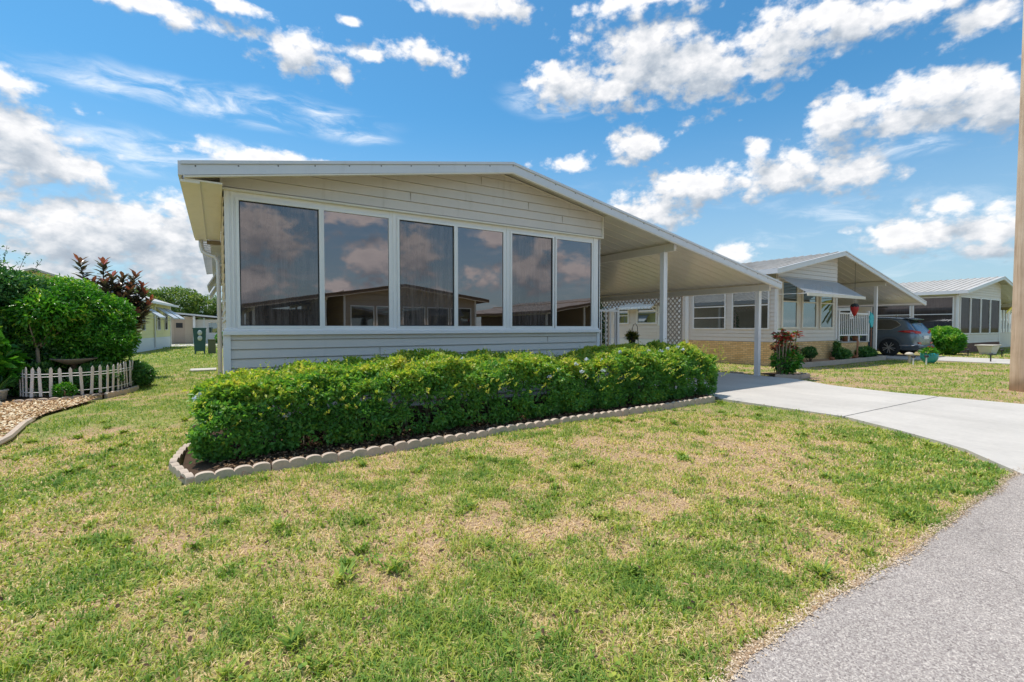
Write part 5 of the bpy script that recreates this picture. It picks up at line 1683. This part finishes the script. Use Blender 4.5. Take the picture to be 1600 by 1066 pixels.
for i, (x, y, s_, lab) in enumerate(((21.9, 7.35, 1, 'mushroom shaped garden ornament with wide cap, left of the turquoise planter'), (22.45, 7.5, .85, 'smaller mushroom garden ornament touching the turquoise planter side'))):
    t = empty('mushroom_ornament', (x + .3, y, 0), lab, 'garden ornament', 'mushroom ornaments by the planter')
    t.scale = (.75, .75, .9)
    mb = MB(); mb.lathe([(.01, 0), (.07 * s_, 0), (.05 * s_, .1), (.045 * s_, .34 * s_)], (0, 0, 0), 12); mb.build('stalk', 'stone', t, smooth=True)
    mb = MB(); mb.lathe([(.02, .33 * s_), (.19 * s_, .34 * s_), (.20 * s_, .37 * s_), (.12 * s_, .44 * s_), (.01, .46 * s_)], (0, 0, 0), 16); mb.build('cap', 'stone', t, smooth=True)
for (x, y, lab) in ((21.2, 6.9, 'short solar stake light on the lawn left of the turquoise planter'), (21.75, 6.7, 'short solar stake light on the lawn nearest the turquoise planter'), (25.55, 5.9, 'short dark path light beside the far driveway strip'), (29.6, 7.6, 'short dark path light on the grass before the round shrub'), (30.6, 6.7, 'short dark path light on the grass left of the white trough')):
    t = empty('path_light', (x, y, 0), lab, 'path light', 'small path lights on the lawns')
    mb = MB(); mb.tube([(0, 0, 0), (0, 0, .26)], .022, 7); mb.build('stake', 'frame' if x < 22 else 'black', t)
    mb = MB(); mb.lathe([(.01, .26), (.05, .26), (.075, .30), (.05, .34), (.01, .35)], (0, 0, 0), 10); mb.build('lamp_head', 'black', t)
TR_ = empty('trough_planter', (32.9, 7.7, 0), 'white tapered trough planter before the red brick base', 'planter')
mb = MB()
mb.add([(-.42, -.2, 0), (.42, -.2, 0), (.42, .2, 0), (-.42, .2, 0), (-.62, -.3, .42), (.62, -.3, .42), (.62, .3, .42), (-.62, .3, .42)], [(0, 3, 2, 1), (0, 1, 5, 4), (1, 2, 6, 5), (2, 3, 7, 6), (3, 0, 4, 7), (4, 5, 6, 7)])
mb.build('trough', 'white', TR_, bevel=.02)
mb = MB(); mb.box(-.68, .68, -.35, .35, .421, .47); mb.build('rim', 'stone', TR_, bevel=.01)

# hanging plant on a shepherd hook inside the carport
HP = empty('shepherd_hook', (10.45, 10.0, .012), 'thin black shepherd hook standing in the carport', 'plant hook')
mb = MB(); mb.tube([(.14, 0, 0), (.13, 0, 1.0), (.10, 0, 1.35), (.03, 0, 1.44), (-.06, 0, 1.42), (-.10, 0, 1.32), (-.11, 0, 1.26)], .009, 7); HK = mb.build('hook', 'black', HP, smooth=True)
HPot = empty('hanging_plant', (10.33, 10.0, .0), 'black pot of green grass-like plant hanging from the shepherd hook', 'hanging plant')
mb = MB(); mb.lathe([(.01, .86), (.085, .87), (.12, 1.06), (.13, 1.08), (.11, 1.07), (.02, 1.05)], (0, 0, 0), 16); mb.build('pot', 'black', HPot, smooth=True)
n = 260
leaves('foliage', np.tile([[0, 0, 1.05]], (n, 1)) + RNG.normal(0, .04, (n, 3)), np.stack([RNG.normal(0, .8, n), RNG.normal(0, .8, n), np.abs(RNG.normal(.6, .4, n))], 1), rand_dirs(n), .20, .012, RNG.random(n), 'palm', HPot, droop=.3)
# railing at the side stoop
SR = empty('stoop_railing', (7.0, 9.2, 0), 'white handrail with plain balusters at the side stoop under the carport', 'railing')
mb = MB(); mb.box(-.1, 1.9, -.02, .9, .0, .55); mb.build('stoop', 'drive', SR)
mb = MB(); mb.bar((0, 0, 1.78), (1.95, 0, 1.78), .05, .05); mb.bar((0, 0, .75), (1.95, 0, .75), .04, .04); mb.build('rail', 'frame', SR)
mb = MB()
for k in range(12): mb.box(.1 + k * .16, .125 + k * .16, -.012, .012, .78, 1.76)
mb.build('balusters', 'frame', SR)
mb = MB(); mb.box(1.93, 2.0, -.035, .035, 0, 1.86); mb.build('post', 'frame', SR)
mb = MB(); mb.box(2.12, 2.16, .1, .14, 0, .95); mb.build('short_post', 'frame', SR)
# lattice screen between carport and neighbour
LT_ = empty('lattice_screen', (12.62, 10.1, 0), 'brown diagonal lattice screen with arched opening along the carport side', 'lattice')
def lattice(parent, cells, name='panel'):
    """cells(y, z) -> bool: keep; strips drawn as short diagonal pieces"""
    mb = MB()
    s_ = .17; st = .05
    for i in range(-40, 80):
        for sg, xo in ((1, 0), (-1, .012)):
            for j in range(0, 120):
                u0 = j * st; z0 = .0 + j * st; 
                y_ = i * s_ + sg * j * st
                if not (0 <= y_ <= 4.0 and z0 < 2.42): continue
                if cells(y_ + sg * st / 2, z0 + st / 2):
                    mb.bar((xo, y_, z0), (xo, y_ + sg * st, z0 + st), .034, .010, up=(1, 0, 0))
    return mb.build(name, 'lattice', parent)
def cells(y, z):
    arch = 2.02 + .18 * math.sin(PI * min(1, max(0, (y - .72) / 2.6)))
    return (y < .72) or (y > 3.35) or z > arch
lattice(LT_, cells)
mb = MB(); mb.box(-.02, .03, -.03, 0, 0, 2.42); mb.box(-.02, .03, .72, .75, 0, 2.04); mb.box(-.02, .03, 3.32, 3.35, 0, 2.04); mb.box(-.02, .03, 4.0, 4.04, 0, 2.42)
mb.build('frame', 'lattice', LT_)
shrub('climbing_vine', 'dark climbing vine on the far end of the lattice screen', 'vine', (12.4, 13.9, 0), [((0, 0, 1.3), (.25, .5, 1.25), 1)], 3200, (.08, .04), 'leaf_dark', seed=90, stems=8, depth=.4)

# ================================================================== UTILITY THINGS
UT = empty('meter_pedestal', (-.78, 29.1, 0), 'dark green metal utility cabinet with two round meters on the lawn', 'utility cabinet')
mb = MB()
mb.add([(-.36, -.25, .16), (.36, -.25, .16), (.36, .25, .16), (-.36, .25, .16), (-.44, -.28, 1.5), (.44, -.28, 1.5), (.44, .28, 1.5), (-.44, .28, 1.5)],
       [(0, 3, 2, 1), (4, 5, 6, 7), (0, 1, 5, 4), (1, 2, 6, 5), (2, 3, 7, 6), (3, 0, 4, 7)])
o = mb.build('cabinet', 'green_metal', UT, bevel=.02)
mb = MB(); mb.box(-.47, .47, -.31, .31, 1.501, 1.58); mb.build('lid', 'green_metal', UT, bevel=.02)
for z in (1.28, .95):
    mb = MB(); mb.lathe([(.16, 0), (.16, -.05), (.13, -.09), (.02, -.10)], (.02, -.285, z), 20, 'y'); mb.build('meter', 'dial', UT, smooth=True)
for (x, y) in ((-.3, -.2), (.3, -.2), (-.3, .2), (.3, .2)):
    mb = MB(); mb.box(x - .05, x + .05, y - .05, y + .05, 0, .159); mb.build('leg', 'green_metal', UT)
mb = MB(); mb.tube([(.3, .34, 0), (.3, .34, 2.2)], .03, 6); mb.build('conduit', 'fascia', UT)
UB = empty('utility_box', (-.26, 29.0, 0), 'small olive telephone pedestal box right of the green utility cabinet', 'utility box')
mb = MB(); mb.box(-.17, .17, -.12, .12, 0, .66); mb.build('body', 'olive', UB, bevel=.02)
mb = MB(); mb.box(-.185, .185, -.135, .135, .661, .74); mb.build('cap', 'olive', UB, bevel=.02)
UT.scale = (.64, .8, .84)
tag(MB().box(-.75, -.05, 17.5, 18.3, -.05, .03).build('stepping_slab', 'drive'), 'small concrete slab beside the cream home wall', 'slab')

UP = empty('utility_pole', (14.79, 2.875, 0), 'thick tan utility pole at the right picture edge', 'utility pole')
mb = MB(); mb.lathe([(.235, -.2), (.23, .3), (.20, 6), (.175, 12)], (0, 0, 0), 28); mb.build('shaft', 'pole', UP, smooth=True)
mb = MB()
for k in range(10): mb.tube([(-.20, -.10, 4.2 + k * .9), (-.29, -.14, 4.2 + k * .9)], .01, 5)
mb.build('step_pegs', 'fascia', UP)
# palm whose fronds show behind the pole
mb = MB(); mb.box(-.215, -.19, -.16, -.10, 1.55, 1.68)
mb.build('tag_plate', 'chrome', UP)
PT = empty('palm_tree', (30.8, 5.2, 0), 'small palm with yellow green fronds partly hidden by the utility pole', 'tree')
mb = MB(); mb.tube([(0, 0, 0), (.05, 0, 1.4), (0, 0, 2.7)], .13, 9, .10); mb.build('trunk', 'bark_pale', PT, smooth=True)
for k in range(13):
    a = k * 2.4; up_ = .25 + .75 * ((k * 7) % 5) / 4
    pts = [Vector((0, 0, 2.65))]
    for q in range(1, 9):
        t = q / 8
        pts.append(Vector((math.cos(a) * 1.35 * t, math.sin(a) * 1.35 * t, 2.65 + up_ * t * 1.2 - 1.25 * t * t)))
    P = []; D = []; N = []
    for q in range(8):
        for j in range(5):
            p = pts[q].lerp(pts[q + 1], j / 5); dr = (pts[q + 1] - pts[q]).normalized(); sd = dr.cross(Vector((0, 0, 1))).normalized()
            for sg in (1, -1):
                P.append(p); D.append(dr * .55 + sd * sg - Vector((0, 0, .25))); N.append(Vector((0, 0, 1)) + sd * sg * .3)
    leaves('frond', np.array(P), np.array(D), np.array(N), .36, .045, np.clip(RNG.random(len(P)) * .4 + .3 + .4 * (k % 3 == 0), 0, 1), 'palm', PT, droop=.2)
# slatted fence and parked van right of the screened home
FS = empty('slat_fence', (44.6, 9.8, 0), 'white widely spaced slat fence right of the screened porch', 'fence')
mb = MB()
for k in range(14): mb.box(-3.5 + k * .62, -3.2 + k * .62, 0, .05, 1.0, 2.5)
mb.build('slats', 'frame', FS)
mb = MB(); mb.box(-3.6, 5.2, .051, .1, .0, 1.0); mb.build('base_panel', 'siding', FS)
VN = empty('parked_van', (48.5, 11.5, 0), 'white van parked behind the slat fence at the right', 'van')
mb = MB(); mb.prism([(-2.4, .4), (2.4, .4), (2.4, 1.1), (1.7, 1.25), (1.1, 1.95), (-2.3, 2.0), (-2.4, 1.2)], -1, 1); mb.build('body', 'white', VN, bevel=.08)
mb = MB(); mb.prism([(-2.1, 1.25), (1.45, 1.25), (1.0, 1.8), (-2.1, 1.85)], -1.01, -1.001); mb.build('window', 'car_glass', VN)
for x in (-1.5, 1.5):
    mb = MB(); mb.lathe([(.02, -.12), (.33, -.12), (.34, .1), (.02, .1)], (x, -.95, .34), 18, 'y'); mb.build('wheel', 'tyre', VN)

# ================================================================== CAR (grey SUV, rear to the street)
def build_car():
    c = empty('parked_car', (27.95, 8.62, .0), 'dark grey sport utility car parked under the neighbour carport, rear to the road', 'car')
    S = 1.09
    # stations along +y from the rear bumper: (y, half width, sill z, belt z, roof z, roof half width)
    st = [(.02, .62, .42, .80, .84, .55), (.07, .84, .36, .98, 1.03, .70), (.20, .91, .32, 1.06, 1.20, .66), (.42, .93, .30, 1.08, 1.50, .62), (.62, .94, .28, 1.08, 1.63, .62), (1.2, .945, .25, 1.07, 1.69, .64), (2.0, .945, .25, 1.05, 1.70, .65),
          (2.7, .945, .25, 1.03, 1.67, .64), (3.15, .94, .25, 1.02, 1.50, .62), (3.6, .93, .26, 1.00, 1.18, .66), (4.0, .92, .27, .98, 1.04, .68), (4.45, .88, .30, .88, .92, .62), (4.66, .70, .36, .70, .74, .5)]
    vs = []; fs = []
    ring = []
    for (y, w, zs, zb, zr_, wr) in st:
        row = [(w * .86, zs), (w * .98, zs + .1), (w * 1.0, (zs + zb) / 2 + .05), (w * .985, zb - .08), (w * .955, zb), (wr + (w * .955 - wr) * .25, zb + (zr_ - zb) * .72), (wr, zr_ - .03), (wr * .75, zr_), (0, zr_ + .012)]
        full = [(-a, b) for a, b in row] + [(a, b) for a, b in row[-2::-1]]
        ring.append(len(full))
        vs += [(a * S, y * S, b * S) for a, b in full]
    n = ring[0]
    for i in range(len(st) - 1):
        for k in range(n):
            fs.append((i * n + k, i * n + (k + 1) % n, (i + 1) * n + (k + 1) % n, (i + 1) * n + k))
    fs += [tuple(range(n)), tuple(range(len(st) * n - 1, (len(st) - 1) * n - 1, -1))]
    mb = MB(); mb.add(vs, fs)
    body = mb.build('body', 'car_paint', c, smooth=True)
    sb = body.modifiers.new('sub', 'SUBSURF'); sb.levels = 2; sb.render_levels = 2
    # side glass (both sides) with chrome surround
    for sg in (-1, 1):
        def P(y, z, o=.0):
            w = .905 - (z - 1.08) * .38 + o
            return (sg * w * S, y * S, z * S)
        out = [(.62, 1.32), (.92, 1.14), (3.1, 1.10), (3.35, 1.13), (2.75, 1.55), (1.0, 1.57), (.80, 1.50)]
        nO = len(out)
        mb = MB(); mb.add([P(y, z, .012) for y, z in out] + [P(y, z, -.04) for y, z in out], [tuple(range(nO)), tuple(range(2 * nO - 1, nO - 1, -1))] + [(i, i + nO, (i + 1) % nO + nO, (i + 1) % nO) for i in range(nO)])
        mb.build('side_window', 'car_glass', c)
        mb = MB(); mb.tube([P(y, z, .016) for y, z in out + out[:1]], .014 * S, 6); mb.build('chrome_trim', 'chrome', c)
        mb = MB(); mb.bar(P(1.75, 1.1, .02), P(1.7, 1.57, .02), .05, .012, up=(1, 0, 0)); mb.bar(P(2.0, .98, .045), P(2.2, .98, .045), .03, .03); mb.build('door_pillar', 'car_paint', c)
        mb = MB(); mb.bar((sg * .70 * S, .8 * S, 1.72 * S), (sg * .70 * S, 2.8 * S, 1.73 * S), .04, .035); mb.build('roof_rail', 'chrome', c)
        # lower cladding and wheel arches
        for yc in (.98, 3.72):
            mb = MB()
            arc = [(yc + .47 * math.cos(t), .36 + .47 * math.sin(t)) for t in np.linspace(-.15, PI + .15, 15)]
            arc2 = [(yc + .39 * math.cos(t), .36 + .39 * math.sin(t)) for t in np.linspace(PI + .15, -.15, 15)]
            q = [(sg * .965 * S, y * S, z * S) for y, z in arc] ; q2 = [(sg * .965 * S, y * S, z * S) for y, z in arc2[::-1]]
            q3 = [(sg * .78 * S, y * S, z * S) for y, z in arc2[::-1]]
            mb.add(q + q2 + q3, [(i, i + 1, 15 + i + 1, 15 + i) for i in range(14)] + [(15 + i, 15 + i + 1, 30 + i + 1, 30 + i) for i in range(14)])
            mb.build('wheel_arch', 'cladding', c)
            dk = MB(); dk.lathe([(.02, 0), (.40 * S, 0), (.40 * S, .015), (.02, .015)], ((sg * .948 - (.015 if sg > 0 else 0)) * S, yc * S, .38 * S), 24, 'x'); dk.build('wheel_well', 'black', c)
            wt = MB(); wt.lathe([(.24 * S, -.1), (.33 * S, -.11), (.36 * S, -.07), (.36 * S, .07), (.33 * S, .11), (.24 * S, .10)], (sg * .90 * S, yc * S, .36 * S), 30, 'x')
            wh = wt.build('wheel', 'tyre', c, smooth=True)
            rm = MB(); rm.lathe([(.25 * S, -.06), (.262 * S, .0), (.25 * S, .085), (.235 * S, .085), (.225 * S, -.02)], (sg * .93 * S, yc * S, .36 * S), 30, 'x')
            for k in range(10):
                a = k * PI / 5 + (.10 if k % 2 else -.10); a0 = (k // 2) * 2 * PI / 5
                rm.bar((sg * .99 * S, (yc + .04 * math.cos(a)) * S, (.36 + .04 * math.sin(a)) * S), (sg * .995 * S, (yc + .235 * math.cos(a)) * S, (.36 + .235 * math.sin(a)) * S), .035, .03, up=(1, 0, 0))
            rm.lathe([(.01, -.01), (.05, -.01), (.05, .02), (.01, .02)], (sg * .99 * S, yc * S, .36 * S), 14, 'x')
            rm.build('rim', 'rim', wh)
            bk = MB(); bk.lathe([(.01, 0), (.24 * S, 0)], (sg * .955 * S, yc * S, .36 * S), 24, 'x'); bk.build('hub_back', 'black', wh)
        mb = MB(); mb.bar((sg * .955 * S, 1.45 * S, .32 * S), (sg * .955 * S, 3.25 * S, .32 * S), .03, .17); mb.build('side_cladding', 'cladding', c)
        # tail lamps wrap round the corner
        mb = MB()
        q = [(.93, .72, 1.07), (.955, .50, 1.03), (.94, .22, .98), (.80, .10, .97), (.45, .045, .97), (.45, .055, 1.05), (.79, .12, 1.09), (.92, .22, 1.12), (.945, .46, 1.10)]
        mb.add([(sg * (a + .012) * S, (b - .012) * S, z * S) for a, b, z in q] + [(sg * (a - .1) * S, (b + .05) * S, z * S) for a, b, z in q], [tuple(range(9)), tuple(range(17, 8, -1))] + [(i, (i + 1) % 9, (i + 1) % 9 + 9, i + 9) for i in range(9)])
        mb.build('tail_lamp', 'red_lens', c)
        mb = MB(); mb.prism([(.50, .56), (.80, .60), (.84, .66), (.6, .67)], .02, .16) if sg > 0 else mb.prism([(-.50, .56), (-.80, .60), (-.84, .66), (-.6, .67)], .02, .16)
        mb.build('reflector_lamp', 'red_lens', c)
        mb = MB(); mb.tube([(sg * .955 * S, .62 * S, .47 * S), (sg * .93 * S, .2 * S, .47 * S), (sg * .7 * S, .02 * S, .50 * S), (sg * .4 * S, -.02 * S, .44 * S)], .02, 6); mb.build('chrome_strip', 'chrome', c)
    # rear glass, spoiler, bumper, plate
    mb = MB(); mb.add([(-.68 * S, .13 * S, 1.10 * S), (.68 * S, .13 * S, 1.10 * S), (.56 * S, .44 * S, 1.52 * S), (-.56 * S, .44 * S, 1.52 * S), (-.68 * S, .2 * S, 1.10 * S), (.68 * S, .2 * S, 1.10 * S), (.56 * S, .5 * S, 1.52 * S), (-.56 * S, .5 * S, 1.52 * S)],
                      [(0, 1, 2, 3), (7, 6, 5, 4), (0, 4, 5, 1), (1, 5, 6, 2), (2, 6, 7, 3), (3, 7, 4, 0)])
    mb.build('rear_window', 'car_glass', c)
    mb = MB(); mb.prism([(.28 * S, 1.585 * S), (.66 * S, 1.66 * S), (.66 * S, 1.62 * S), (.30 * S, 1.555 * S)], -.60 * S, .60 * S, 'x'); mb.build('spoiler', 'car_paint', c, bevel=.01)
    mb = MB(); mb.prism([(-.04 * S, .40 * S), (.20 * S, .26 * S), (.60 * S, .26 * S), (.60 * S, .44 * S), (.02 * S, .50 * S)], -.86 * S, .86 * S, 'x'); mb.build('bumper', 'cladding', c, bevel=.03)
    mb = MB(); mb.prism([(-.055 * S, .34 * S), (-.03 * S, .26 * S), (.15 * S, .22 * S), (.1 * S, .36 * S)], -.62 * S, .62 * S, 'x'); mb.build('skid_plate', 'chrome', c, bevel=.02)
    mb = MB(); mb.box(-.26 * S, .26 * S, -.0 * S, .03 * S, .74 * S, .88 * S); mb.build('number_plate', 'white', c)
    mb = MB(); mb.prism([(1.0 * S, 1.70 * S), (1.2 * S, 1.71 * S), (1.08 * S, 1.78 * S)], -.02, .02, 'x'); mb.build('roof_antenna', 'black', c)
    return c


build_car()
